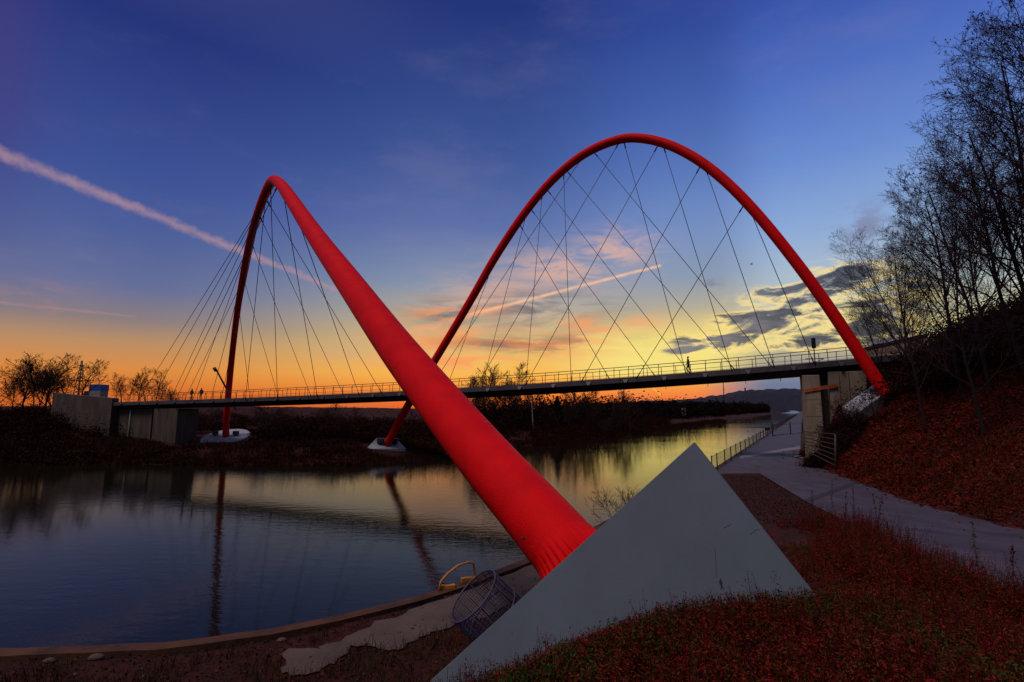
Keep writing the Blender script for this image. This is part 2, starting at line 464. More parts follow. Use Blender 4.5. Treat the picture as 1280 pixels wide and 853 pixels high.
S0, S1 = -.2, DL + 6.5
SS = np.arange(S0, S1, 1.0); SS = np.append(SS, S1)
mbf = MB(); V = []
prof = [(0, 0), (-.02, -.08), (-.02, -.52), (.12, -.56)]          # near fascia, (w,z)
prof_far = [(DW, 0), (DW + .02, -.08), (DW + .02, -.52), (DW - .12, -.56)]
def sweep(mb, prof, closed, SS=SS, smooth=False):
    n = len(prof); V = [L_(dpt(s, w, z)) for s in SS for w, z in prof]; Fs = []
    for i in range(len(SS) - 1):
        for k in range(n if closed else n - 1):
            k2 = (k + 1) % n; Fs.append((i * n + k, i * n + k2, (i + 1) * n + k2, (i + 1) * n + k))
    if closed: Fs += [tuple(range(n)), tuple((len(SS) - 1) * n + k for k in range(n))[::-1]]
    mb.add(V, Fs, smooth)
sweep(mbf, [(0, 0), (0, -.10), (DW, -.10), (DW, 0)], True)
deck = mbf.build('deck', M['deck_grey'], bridge)
mb = MB(); sweep(mb, [(-.03, -.02), (-.03, -.56), (.06, -.56), (.06, -.11), (.0, -.11)], True)
mb.build('fascia', M['deck_grey'], deck)
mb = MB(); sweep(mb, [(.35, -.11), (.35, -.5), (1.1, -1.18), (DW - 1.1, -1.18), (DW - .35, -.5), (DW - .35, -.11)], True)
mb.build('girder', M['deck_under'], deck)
mb = MB(); sweep(mb, [(DW - .06, -.11), (DW - .06, -.56), (DW + .03, -.56), (DW + .03, -.11)], True)
mb.build('fascia', M['deck_grey'], deck)

# railings with posts
post_mb = MB()
post_mb.tube([(0, 0, -.12), (0, -.03, .25), (0, -.03, .6), (0, .05, .95), (0, .15, 1.14)], .035, 5)
post_me = None
npost = 70
for w0, sgn in ((.10, 1), (DW - .10, -1)):
    mb = MB()
    top = [L_(dpt(s, w0 + .15 * sgn, 1.15)) for s in SS]; mid = [L_(dpt(s, w0 - .03 * sgn, .33)) for s in SS]
    mb.tube(top, .04, 6); mb.tube(mid, .022, 5)
    rail = mb.build('railing', M['rail'], bridge)
    for i in range(npost):
        s = 1.0 + (DL + 4 - 1.0) * i / (npost - 1)
        if post_me is None:
            o = post_mb.build('post', M['rail'], rail); post_me = o.data
        else:
            o = link(bpy.data.objects.new('post', post_me), rail)
        o.location = L_(dpt(s, w0, 0)).tolist()
        o.rotation_euler.z = math.atan2(dd[1], dd[0]) + (0 if sgn > 0 else math.pi)

# arches: centre line read in the photograph, put on the upright plane through the two feet
def spline(P, n=600, smooth=2):
    P = np.array(P); q = P
    k = np.concatenate([[0], np.cumsum(np.sqrt(np.linalg.norm(np.diff(P, axis=0), axis=1)))])
    # natural cubic spline through the measured points
    m = len(P); h = np.diff(k); A_ = np.zeros((m, m)); B_ = np.zeros((m, 3)); A_[0, 0] = A_[-1, -1] = 1
    for i in range(1, m - 1):
        A_[i, i - 1] = h[i - 1]; A_[i, i] = 2 * (h[i - 1] + h[i]); A_[i, i + 1] = h[i]
        B_[i] = 6 * ((P[i + 1] - P[i]) / h[i] - (P[i] - P[i - 1]) / h[i - 1])
    S2 = np.linalg.solve(A_, B_); tt = np.linspace(0, k[-1], n); out = []
    for t in tt:
        i = min(max(int(np.searchsorted(k, t)) - 1, 0), m - 2); a = (k[i + 1] - t) / h[i]; b = (t - k[i]) / h[i]
        out.append(a * P[i] + b * P[i + 1] + ((a ** 3 - a) * S2[i] + (b ** 3 - b) * S2[i + 1]) * h[i] ** 2 / 6)
    out = np.array(out)
    for _ in range(smooth * 40): out[1:-1] = (out[:-2] + 2 * out[1:-1] + out[2:]) / 4
    cum = np.concatenate([[0], np.cumsum(np.linalg.norm(np.diff(out, axis=0), axis=1))]); cum /= cum[-1]
    return lambda t: np.array([np.interp(t, cum, out[:, c_]) + (0 if 0 <= t <= 1 else (out[-1, c_] - out[-2, c_]) / (cum[-1] - cum[-2]) * (t - 1) if t > 1 else (out[1, c_] - out[0, c_]) / (cum[1] - cum[0]) * t) for c_ in range(3)])
A3 = [(735, 722, 7.9), (682.8, 659, 8.8), (632, 602, 9.9), (584.6, 546.5, 11.2), (540, 491, 12.9), (502.7, 444, 14.8), (468, 397, 17.2), (434.3, 350, 20.4), (396.8, 298, 25.6), (370, 258, 31), (352, 232, 36.5), (345, 226, 40.5), (338, 229, 44), (325.3, 258, 49), (317, 284, 54), (310, 312.5, 59.5), (303, 350, 66), (296, 394.5, 73.5), (287.3, 471.8, 82), (282.8, 527, 84.2), (282.2, 546, 84.6)]
fA = spline([at(*q) for q in A3], smooth=1)
fA1 = at(282.2, 546, 84.6)
fB0 = at(1107, 492, 43.0); fB1 = at(484, 556, 70.0)
Bpts = [(1091.7, 469), (1063, 425), (1026, 370), (985, 315), (935.9, 256), (878.4, 204), (825, 177.5), (791, 172.5), (771.6, 175), (733, 191), (686.5, 229.4), (647.8, 277.8), (613, 332), (593.5, 366.8), (544, 450), (510, 507), (496.8, 531)]
def on_plane(px, py, a, b):
    n = np.array([-(b - a)[1], (b - a)[0]]); d = ray(px, py); return np.array([0, 0, CH]) + d * ((n @ a) / (n @ d[:2]))
fB = spline([fB0] + [on_plane(x, y, fB0[:2], fB1[:2]) for x, y in Bpts] + [fB1], smooth=1)
TR = .50
def radA(Y): return np.interp(Y, [7.9, 11.2, 14.8, 20, 26, 36, 40, 44, 50, 63, 79, 84], [.54, .56, .56, .54, .49, .43, .41, .41, .40, .41, .43, .48])
def tdir(f, t, e=.002):
    v = f(t + e) - f(t - e); return v / np.linalg.norm(v)
for f, T0, T1 in ((fA, .0, 1.0), (fB, -.002, 1.0)):
    mb = MB()
    L = [f(t) for t in np.linspace(T0, T1, 400)]
    cum = np.concatenate([[0], np.cumsum([np.linalg.norm(L[i + 1] - L[i]) for i in range(399)])])
    tt = np.interp(np.linspace(0, cum[-1], 150), cum, np.linspace(T0, T1, 400))
    mb.tube([L_(f(t)) for t in tt], [float(radA(f(t)[1])) if f is fA else TR for t in tt], 40)
    o = mb.build('arch', M['red'], bridge)
    if f is fA: archA = o
    else: archB = o
nA = tdir(fA, .004)
# fluted skirt where the near tube meets its block
def flute(f, t0, length, parent, nf=34, flare=.13, TR=TR):
    d = tdir(f, t0 + .003); c = f(t0)
    u = np.cross(d, [0, 0, 1]); u /= np.linalg.norm(u); w = np.cross(d, u)
    V = []; Fs = []; nn = nf * 6; rows = 9
    for i in range(rows):
        q = i / (rows - 1)
        for k in range(nn):
            a = 2 * math.pi * k / nn
            rip = (.5 + .5 * math.cos(a * nf)) ** .6
            r = TR + .004 + (flare * (1 - q) ** 1.6) * (.45 + .55 * rip) - .003 * q
            V.append(L_(c + d * length * q + r * (math.cos(a) * u + math.sin(a) * w)))
    for i in range(rows - 1):
        for k in range(nn):
            k2 = (k + 1) % nn; Fs.append((i * nn + k, i * nn + k2, (i + 1) * nn + k2, (i + 1) * nn + k))
    mb = MB(); mb.add(V, Fs, True)
    return mb.build('base_skirt', M['red'], parent)
sk = flute(fA, .0, .62, archA, TR=.545)
flute(fA, .994, .5, archA, 16, .05); flute(fB, .0, .6, archB, 16, .1)
# small drain plug near the base of the near tube
pl = MB(); c_ = at(655, 673, 8.02)
pl.tube([L_(c_), L_(c_ + np.array([-.01, -.06, .0]))], .022, 8); pl.build('plug', M['steel_dark'], archA)

# cables
def near_t(f, px, py):
    T = np.linspace(.02, .99, 2000); D = [(pix(f(t))[0] - px) ** 2 + (pix(f(t))[1] - py) ** 2 for t in T]; return T[int(np.argmin(D))]
Acab = [((324, 255), 170, 1), ((322, 262), 187, 1), ((316, 275), 211, 1), ((308, 303), 240, 1), ((298, 352), 229, 1), ((345, 233), 218, 1),
        ((332, 246), 478, 0), ((323, 266), 431, 1), ((314, 300), 390, 1), ((304, 346), 349, 1), ((299, 380), 313, 1),
        ((349, 236), 397, 0), ((360, 250), 449, 0), ((341, 231), 347, 0), ((335, 240), 307, 0), ((330, 250), 276, 1), ((327, 257), 263, 1)]
Bcab = [(660, 262, 601), (622.6, 320, 556), (678.7, 239, 657), (705, 213, 714), (648, 278, 763), (662, 259, 820), (682, 235, 864), (707, 212, 920), (741, 190, 966),
        (779, 176, 858), (828, 179, 915), (879, 207, 968), (931, 256, 1018), (732, 194, 533), (777, 176, 592), (825, 177, 656), (877, 205, 726), (930, 255, 795)]
anchors = []
def cable(f, px, py, dx, far):
    t = near_t(f, px, py); a = f(t)
    w = DW - .02 if far else .02
    s = s_of_px(dx, w, .05); b = dpt(s, w, -.25)
    v = (b - a) / np.linalg.norm(b - a)
    mb = MB(); mb.tube([L_(a), L_(a + (b - a) * .5), L_(b)], .034, 6)
    v0 = a + v * TR * .9; mb.tube([L_(v0), L_(v0 + v * .7)], .07, 6); mb.tube([L_(b), L_(b - v * .8)], .06, 6)
    mb.build('cable', M['cable'], bridge); anchors.append((s, far))
for (px, py), dx, far in Acab: cable(fA, px, py, dx, far)
for px, py, dx in Bcab:
    t = near_t(fB, px, py); cable(fB, px, py, dx, 1 if dx < 640 else 0)
# anchor brackets under the deck edge, every 4 m
s = 3.0; bme = None
while s < DL + 2:
    if bme is None:
        mb = MB(); mb.add([(-.28, 0, 0), (.28, 0, 0), (.28, .55, 0), (-.28, .55, 0), (-.12, -.22, -.38), (.12, -.22, -.38), (.12, .5, -.5), (-.12, .5, -.5)],
                          [(0, 1, 2, 3), (7, 6, 5, 4), (0, 4, 5, 1), (1, 5, 6, 2), (2, 6, 7, 3), (3, 7, 4, 0)])
        o = mb.build('cable_bracket', M['steel_dark'], deck); bme = o.data
    else:
        o = link(bpy.data.objects.new('cable_bracket', bme), deck)
    o.location = L_(dpt(s, -.05, -.2)).tolist(); o.rotation_euler.z = math.atan2(dd[1], dd[0]); s += 4.05
# thin drip pipes below the girder
for px in (831, 884, 932, 976, 714, 660):
    s = s_of_px(px); mb = MB(); mb.tube([L_(dpt(s, .9, -1.0)), L_(dpt(s, .9, -1.55))], .03, 5); mb.build('drain_pipe', M['steel_dark'], deck)
# slanted lamp arm on the far leg of the left arch
a = f_ = fA(near_t(fA, 287, 470)); dpth = a[1]
p0 = at(283, 486, dpth - .4); p1 = at(269.5, 461, dpth - 1.2)
mb = MB(); mb.tube([L_(p0), L_(p1)], .13, 8); mb.tube([L_(p1 + np.array([-.25, 0, .12])), L_(p1 + np.array([.1, 0, -.35]))], .27, 8)
mb.build('lamp_arm', M['steel_dark'], archA)
# diagonal brace under deck by the same leg
mb = MB(); mb.tube([L_(at(290, 504, 78)), L_(at(295, 513, 78))], .08, 6); mb.build('brace', M['steel_dark'], deck)

# ------------------------------------------------------------------ near concrete wedge
P1 = at(868, 551.5, 7.15)
def solveY(px, py, lo, hi):
    best = None
    for Y in np.linspace(lo, hi, 400):
        v = abs((at(px, py, Y) - P1) @ nA)
        if best is None or v < best[0]: best = (v, Y)
    return at(px, py, best[1])
P3 = solveY(532, 855, 4.0, 8.5)
P2 = at(1009, 729, 5.9)
e_ = P3 - P1
P3e = P1 + e_ * 1.25
bn = np.cross(P2 - P1, P3 - P1)
P2e = P1 + (P2 - P1) * 1.6
v_ = np.cross(nA, e_ / np.linalg.norm(e_)); v_ /= np.linalg.norm(v_)
if v_[2] > 0: v_ = -v_
print('wedge', P1, P2, P3, 'nA', nA, 'v', v_, 'e', e_)
# slide the block along the tube axis so that its upper face meets the foot
mb = MB(); mb.prism([P1, P2e, P3e], v_ * 2.6)
wedge = mb.build('concrete_block', M['wedge'], bevel=.02)
tag(wedge, 'huge smooth grey concrete wedge in front carrying the foot of the thick red tube', 'footing')
# little black sprayed figure on the back face
fn = np.cross(P2 - P1, P3 - P1); fn /= np.linalg.norm(fn)
if fn @ (np.array([0, 0, CH]) - P1) < 0: fn = -fn
def on_face(px, py, off=.004):
    d = ray(px, py); o = np.array([0, 0, CH]); t = ((P1 - o) @ fn) / (d @ fn); return o + d * t + fn * off
mb = MB()
for poly in ([(900.3, 723.4), (901.2, 723.2), (901.6, 725.5), (900.0, 725.7)], [(899.2, 725.8), (902, 725.5), (903.2, 730), (901.8, 732), (899.8, 731.2), (899, 728.5)],
             [(901, 731.4), (902.2, 731.4), (902.4, 734), (901.6, 737.8), (900.8, 737.5)], [(902.2, 731.4), (903, 732), (905, 736.6), (904.2, 737.4), (902.6, 734)]):
    mb.add([on_face(*p) for p in poly], [tuple(range(len(poly)))])
mb.build('painted_figure', M['ink'], wedge)
mb = MB()
for line in ([(893.6, 683), (894.5, 700), (895.6, 722)], [(905, 660), (911, 657), (914, 655)], [(938, 668), (944, 663), (949, 661)], [(640, 789), (640, 793)]):
    for i in range(len(line) - 1):
        a, b = line[i], line[i + 1]
        mb.add([on_face(a[0] - .35, a[1], .003), on_face(a[0] + .35, a[1] + .5, .003), on_face(b[0] + .35, b[1] + .5, .003), on_face(b[0] - .35, b[1], .003)], [(0, 1, 2, 3)])
M['scratch'] = mat('scratch', (.042, .055, .068), rough=.9)
mb.build('scratch', M['scratch'], wedge)

# ------------------------------------------------------------------ far footings
def disc_footing():
    d = -tdir(fA, .99); c = fA(.995) ; nrm = np.array([.0, -.30, .954]); nrm /= np.linalg.norm(nrm)
    c = at(282, 545.5, 84.6)
    root = empty('round_footing', c, 'round white concrete disc carrying the far foot of the left red arch', 'footing')
    u = np.array([1, 0, 0.]); w = np.cross(nrm, u)
    mb = MB(); n = 48; V = []
    for h, r in ((0, 3.5), (-.12, 3.6), (-.85, 3.35), (-2.6, 2.4)):
        for k in range(n):
            a = 2 * math.pi * k / n; V.append(nrm * h + r * (math.cos(a) * u + math.sin(a) * w))
    Fs = [tuple(range(n))]
    for i in range(3):
        for k in range(n): Fs.append((i * n + k, (i + 1) * n + k, (i + 1) * n + (k + 1) % n, i * n + (k + 1) % n))
    mb.add(V, Fs); mb.build('disc', M['footing'], root)
    return c, u, w, nrm
cA_, uA, wA, nA2 = disc_footing()
def floodlight(p, rz, label):
    root = empty('floodlight', p, label, 'floodlight', 'floodlights on the footings')
    mb = MB(); mb.box((0, 0, .1), .5, .4, .2); mb.box((0, -.02, .55), .85, .55, .62); mb.build('housing', M['grey'], root, bevel=.04)
    mb = MB(); mb.box((0, .27, .58), .68, .03, .45); mb.build('lens', M['steel_dark'], root)
    root.rotation_euler.z = rz; return root
q = cA_ + uA * -1.75 + wA * .1; floodlight(q - np.array([0, 0, .05]), .2, 'grey floodlight box left of the red leg on the round white disc')
q = cA_ + uA * 1.6 + wA * .1; floodlight(q - np.array([0, 0, .05]), -.2, 'grey floodlight box right of the red leg on the round white disc')
# tapered block, far right-hand arch foot
tp = [(470.5, 547.5), (494.5, 547.5), (508, 561), (458, 561)]
nB = np.array([.25, -.55, .80]); nB /= np.linalg.norm(nB)
cB0 = at(484, 555.5, 70)
def onplane(px, py):
    d = ray(px, py); o = np.array([0, 0, CH]); return o + d * (((cB0 - o) @ nB) / (d @ nB))
tq = [onplane(*p) for p in tp]
blk = empty('tapered_footing', cB0, 'white tapered concrete block carrying the far foot of the tall right arch', 'footing')
mb = MB(); lowr = [p - np.array([0, 0, .45]) for p in tq]
deep = [p * np.array([1, 1, 0]) + (p - cB0) * np.array([-.1, -.1, 0]) + np.array([0, 0, .2]) for p in tq]
mb.hexa([p - cB0 for p in deep] + [p - cB0 for p in tq]); mb.build('block', M['footing'], blk, bevel=.04)
for px, lab in ((475.6, 'left'), (493.6, 'right')):
    q = onplane(px, 555.5); floodlight(q - np.array([0, 0, .1]), 0, 'grey floodlight box %s of the red leg on the tapered white block' % lab)
# near right foot: slab half hidden in brush
c = fB(0.0); dB = tdir(fB, .004)
rt = empty('sloping_footing', c, 'white concrete slab half buried in brush under the near foot of the right arch', 'footing')
ed = at(1112, 487, 43) - at(1072, 519, 42); ed /= np.linalg.norm(ed)
nn = dB; dv = np.cross(nn, ed); dv /= np.linalg.norm(dv)
if dv[1] > 0: dv = -dv
a0 = at(1070, 517, 42.2) - c; a1 = at(1117, 484, 43.2) - c
mb = MB()
q = [a0, a1, a1 + np.array([.3, 2.2, .6]), a0 + np.array([.3, 2.2, .6])]
mb.hexa([p + np.array([.1, .2, -1.1]) for p in q] + q); mb.build('slab', M['footing'], rt, bevel=.06)

# ------------------------------------------------------------------ abutments, in deck coordinates
def dbox(mb, s0, s1, w0, w1, z0, z1, root=None, ztop1=None):
    o = np.array(root.location) if root is not None else 0
    P = []
    for z in (0, 1):
        for s, w in ((s0, w0), (s1, w0), (s1, w1), (s0, w1)):
            p = np.array([*(D0 + dd * s + dn * w), 0.0])
            zz = z0 if z == 0 else (z1 if (ztop1 is None or s == s0) else ztop1)
            p[2] = zz; P.append(p - o)
    mb.hexa(P)
abL = empty('abutment', (*(D0 + dd * 5), 0.5), 'tall weathered concrete abutment with graffiti at the left end of the bridge', 'abutment')
sl = lambda px, w: s_of_px(px, w, -2)
zt = at(137, 498, deckY(137) - .5)[2]
s_a = sl(60, -.6); s_b = sl(135.5, -.6)
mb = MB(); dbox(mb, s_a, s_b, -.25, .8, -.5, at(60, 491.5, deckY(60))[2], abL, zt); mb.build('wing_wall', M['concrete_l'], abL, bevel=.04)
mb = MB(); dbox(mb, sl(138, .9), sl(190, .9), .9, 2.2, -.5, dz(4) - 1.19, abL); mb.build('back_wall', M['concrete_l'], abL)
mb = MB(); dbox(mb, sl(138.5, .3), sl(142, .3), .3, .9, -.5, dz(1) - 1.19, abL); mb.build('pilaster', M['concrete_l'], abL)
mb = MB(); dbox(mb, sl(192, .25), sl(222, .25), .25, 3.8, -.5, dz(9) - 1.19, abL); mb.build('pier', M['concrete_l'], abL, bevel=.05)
mb = MB(); p = dpt(sl(162.5, .7), .75, 0) - np.array(abL.location); mb.tube([(p[0], p[1], 0), (p[0], p[1], dz(4) - 1.2 - .5)], .09, 8); mb.build('downpipe', M['white'], abL)
# horizontal pour lines and graffiti on the wing wall
mb = MB()
for k in range(1, 5):
    z = .8 + k * 1.25; dbox(mb, s_a + .1, s_b - .1, -.256, -.24, z, z + .035, abL)
mb.build('pour_line', M['joint'], abL)
mb = MB(); rr = random.Random(4)
def gwall(u, z): return np.array([*(D0 + dd * (s_b - 6.2 + u) + dn * -.262), z]) - np.array(abL.location)
for k in range(13):
    u0 = .3 + k * .42; pts = []
    for i in range(7):
        a = i / 6 * math.pi * (1.2 + .5 * rr.random()) + rr.random() * 2
        pts.append(gwall(u0 + .30 * math.cos(a), 1.95 + .42 * math.sin(a) + rr.uniform(-.15, .15)))
    mb.tube(pts, .045, 4)
mb.build('graffiti', M['tagblue'], abL)

abR = empty('abutment', (*(D0 + dd * (DL - 2)), 1.6), 'beige concrete abutment beside the promenade at the right end of the bridge', 'abutment')
zr = dz(DL) - 1.19
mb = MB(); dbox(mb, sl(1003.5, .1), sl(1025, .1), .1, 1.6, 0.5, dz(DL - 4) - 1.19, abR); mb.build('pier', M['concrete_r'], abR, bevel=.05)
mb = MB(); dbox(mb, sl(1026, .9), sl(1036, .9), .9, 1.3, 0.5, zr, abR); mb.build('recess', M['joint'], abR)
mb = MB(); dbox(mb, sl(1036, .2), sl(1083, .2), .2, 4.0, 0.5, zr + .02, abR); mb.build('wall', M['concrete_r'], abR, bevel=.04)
mb = MB()
for px in (1049, 1061): dbox(mb, sl(px, .2), sl(px, .2) + .05, .19, .3, .5, zr - .05, abR)
for k in range(3): dbox(mb, sl(1004, .1), sl(1024.5, .1), .092, .2, 4.2 + k * 1.6, 4.23 + k * 1.6, abR)
mb.build('joint', M['joint'], abR)
b0 = at(1005, 487, 46.6); b1 = at(1046.5, 480, 45.6)
hb = empty('warning_board', b0, 'long orange warning board fixed across the front of the beige abutment', 'board')
mb = MB(); v = b1 - b0; up = np.array([0, 0, .33]); bk = np.array([.05, .1, 0])
b0w = D0 + dd * s_of_px(1005, -.05, -3) + dn * -.05
za, zb = at(1005, 489.5, b0[1])[2], at(1046.5, 482, b1[1])[2]
pa = np.array([*(D0 + dd * sl(1005, .04) + dn * .0), za]); pb = np.array([*(D0 + dd * sl(1046.5, .04) + dn * .0), zb])
q = [pa, pb, pb + np.array([*dn, 0]) * .07, pa + np.array([*dn, 0]) * .07]
mb.hexa([p - b0 for p in q] + [p - b0 + up for p in q]); mb.build('panel', M['orange'], hb)
mb = MB(); rr = random.Random(2)
for k in range(9):
    f0 = .25 + k * .07; a = pa + (pb - pa) * f0 + np.array([*dn, 0]) * -.004 + np.array([0, 0, .1]); w = (pb - pa) * (.02 + .02 * rr.random())
    mb.add([a - b0, a + w - b0, a + w + np.array([0, 0, .12]) - b0, a + np.array([0, 0, .12]) - b0], [(0, 1, 2, 3)])
mb.build('mark', M['rail'], hb)
# retaining wall behind the right arch foot
rw0 = at(1083, 437, 50); rw1 = at(1160, 420, 46)
rw = empty('retaining_wall', rw0, 'pale retaining wall rising behind the right arch foot among bare branches', 'wall')
mb = MB(); t = np.array([0.2, .98, 0]) * .6
q = [rw0, rw1, rw1 + t, rw0 + t]
mb.hexa([np.array([p[0], p[1], 5.0]) - rw0 for p in q] + [p - rw0 for p in q]); mb.build('wall', M['concrete_r'], rw, bevel=.04)
mb = MB(); q2 = [p + np.array([0, 0, .004]) for p in (rw0 - np.array([0, .15, 0]), rw1 - np.array([0, .15, 0]), rw1 + t, rw0 + t)]
mb.hexa([p - rw0 for p in q2] + [p - rw0 + np.array([0, 0, .25]) for p in q2]); mb.build('coping', M['steel_dark'], rw)

# ------------------------------------------------------------------ people
def person(name, joints, radii, edges, loc, rz, mats, label, group=None):
    me = bpy.data.meshes.new('person'); me.from_pydata(joints, edges, [])
    o = bpy.data.objects.new('person', me); COL.objects.link(o)
    sk = o.modifiers.new('skin', 'SKIN'); o.modifiers.new('sub', 'SUBSURF').levels = 1
    sk.use_smooth_shade = True
    sv = me.skin_vertices[0].data
    for i, r in enumerate(radii): sv[i].radius = (r, r)
    sv[0].use_root = True
    dg = bpy.context.evaluated_depsgraph_get()
    m2 = bpy.data.meshes.new_from_object(o.evaluated_get(dg))
    bpy.data.objects.remove(o)
    o = bpy.data.objects.new('person', m2); m2.materials.clear(); m2.materials.append(mats[0]); m2.materials.append(M['skin'])
    for p in m2.polygons:
        p.use_smooth = True
        c = p.center
        if c.z > 1.50 and c.y < .06 and c.z < 1.66: p.material_index = 1
    link(o); o.location = [float(c) for c in loc]; o.rotation_euler.z = rz
    tag(o, label, 'person', group)
    mb = MB()      # hair / cap
    n = 12
    V = []; Fs = []
    for i in range(5):
        a = i / 4 * math.pi / 2
        for k in range(n):
            b = 2 * math.pi * k / n; V.append((.10 * math.cos(a) * math.cos(b), .115 * math.cos(a) * math.sin(b) + .012, 1.63 + .125 * math.sin(a)))
    for i in range(4):
        for k in range(n): Fs.append((i * n + k, i * n + (k + 1) % n, (i + 1) * n + (k + 1) % n, (i + 1) * n + k))
    mb.add(V, Fs, True); mb.build('hair', M['dark'], o)
    return o
walk_j = [(0, 0, .95), (0, -.01, 1.15), (0, -.02, 1.38), (0, -.02, 1.5), (0, -.05, 1.63), (0, -.05, 1.70),
          (.09, 0, .9), (.10, -.16, .52), (.10, -.10, .09), (.10, -.24, .04),
          (-.09, 0, .9), (-.10, .04, .5), (-.10, .26, .12), (-.10, .14, .03),
          (.19, -.01, 1.40), (.25, .10, 1.13), (.22, -.02, .90), (.21, -.06, .82),
          (-.19, -.01, 1.40), (-.25, -.06, 1.13), (-.22, -.22, .95), (-.21, -.27, .88)]
walk_r = [.17, .17, .17, .065, .095, .085, .10, .075, .05, .045, .10, .075, .05, .045, .08, .062, .045, .035, .08, .062, .045, .035]
walk_e = [(0, 1), (1, 2), (2, 3), (3, 4), (4, 5), (0, 6), (6, 7), (7, 8), (8, 9), (0, 10), (10, 11), (11, 12), (12, 13), (2, 14), (14, 15), (15, 16), (16, 17), (2, 18), (18, 19), (19, 20), (20, 21)]
hd = math.atan2(dd[1], dd[0])
s = s_of_px(860.5, .7, .8)
person('person', walk_j, walk_r, walk_e, dpt(s, .7, .02), hd + math.pi / 2 + math.pi, [M['dark']], 'person in a long dark coat walking across the bridge deck')
M['coat2'] = mat('dark_purple_cloth', (.04, .018, .04), rough=.9)
s = s_of_px(251.5, .8, .8); person('person', walk_j, walk_r, walk_e, dpt(s, .8, .02), hd + .3, [M['coat2']], 'person in dark clothes leaning by the railing close to the far red leg', 'people at the left end of the deck')
M['coat3'] = mat('dark_green_cloth', (.02, .035, .025), rough=.9)
s = s_of_px(238, .8, .8); person('person', walk_j, walk_r, walk_e, dpt(s, 1.0, .02), hd + math.pi, [M['coat3']], 'leftmost person on the deck, beside the railing in dark green', 'people at the left end of the deck')

# ship signal on the deck near the right abutment
p = dpt(s_of_px(1017.5, .05, 1), -.05, -.3)
sg = empty('signal_light', p, 'black signal head on a thin post rising above the railing near the right abutment', 'signal light')
mb = MB(); mb.tube([(0, 0, 0), (0, 0, 2.0)], .05, 6); mb.tube([(-.9, 0, .62), (.9, 0, .62)], .04, 6); mb.tube([(0, 0, .3), (.9, 0, .62)], .03, 5); mb.build('post', M['steel_dark'], sg)
mb = MB(); mb.box((0, 0, 2.15), .34, .3, 1.0, hd); mb.build('head', M['ink'], sg, bevel=.04)

# ------------------------------------------------------------------ quay fence, barrier, hurdle
fpos = []
q0 = Q[7]; u = vp
fence = empty('quay_fence', (*q0, QZ + .05), 'wire mesh fence on dark posts along the quay edge', 'fence')
post_px = [890, 896.4, 906, 913.6, 920, 926, 931.7, 936.6, 941.5, 945.6, 949]
off = np.array([u[1], -u[0]]) * .35
def s_q(px):
    S = np.linspace(-30, 900, 6000); X = np.array([pix((*(q0 + off + u * s), QZ + .5))[0] for s in S]); return float(np.interp(px, X, S))
SP_ = [s_q(px) for px in post_px]
pm = None
for s in SP_:
    if pm is None:
        mb = MB(); mb.box((0, 0, .66), .07, .07, 1.32); o = mb.build('post', M['steel_dark'], fence); pm = o.data
    else: o = link(bpy.data.objects.new('post', pm), fence)
    p = off + u * s; o.location = (float(p[0]), float(p[1]), 0)
mb = MB(); L = SP_[-1] - SP_[0]
for z in (.12, 1.22): mb.tube([(*(off + u * SP_[0]), z), (*(off + u * SP_[-1]), z)], .02, 4)
k = SP_[0]
while k < SP_[-1]:
    mb.tube([(*(off + u * k), .12), (*(off + u * k), 1.22)], .006, 3, cap=False); k += .22
z = .2
while z < 1.2:
    mb.tube([(*(off + u * SP_[0]), z), (*(off + u * SP_[-1]), z)], .006, 3, cap=False); z += .2
M['wire'] = mat('fence_wire', (.10, .09, .07), rough=.5, metal=.4)
mb.build('mesh_panel', M['wire'], fence)
f2 = empty('handrail_fence', (*q0, QZ + .05), 'long handrail fence on short posts running away along the water past the barrier', 'fence')
pm = None; s = SP_[-1] + 3
mb = MB()
for z in (.55, 1.05): mb.tube([(*(off + u * s), z), (*(off + u * (s + 420)), z)], .05, 5)
mb.build('rail', M['rail'], f2)
while s < SP_[-1] + 420:
    if pm is None:
        mb = MB(); mb.box((0, 0, .65), .12, .12, 1.3); o = mb.build('post', M['rail'], f2); pm = o.data
    else: o = link(bpy.data.objects.new('post', pm), f2)
    p = off + u * s; o.location = (float(p[0]), float(p[1]), 0); s += 6.5
# barrier frame across the promenade
ba = onz(966, 545.5, QZ + .06); bb = onz(1003.5, 541, QZ + .06)
bar = empty('barrier', ba, 'dark post and rail barrier closing half of the promenade before the underpass', 'barrier')
mb = MB(); v = bb - ba; Bh = 2.0
for z in (.12, Bh): mb.tube([(0, 0, z), tuple(v + np.array([0, 0, z]))], .05, 5)
mb.build('rail', M['steel_dark'], bar)
for fr, h in ((0, 2.5), (.56, 2.3), (1, 2.1)):
    mb = MB(); q = v * fr; mb.box((q[0], q[1], h / 2), .16, .16, h); mb.build('post', M['steel_dark'], bar)
mb = MB(); mb.box((-.9, 0, 1.3), .9, .06, .5); mb.box((-.9, .05, .65), .08, .08, 1.3); mb.build('sign_plate', M['ink'], bar)
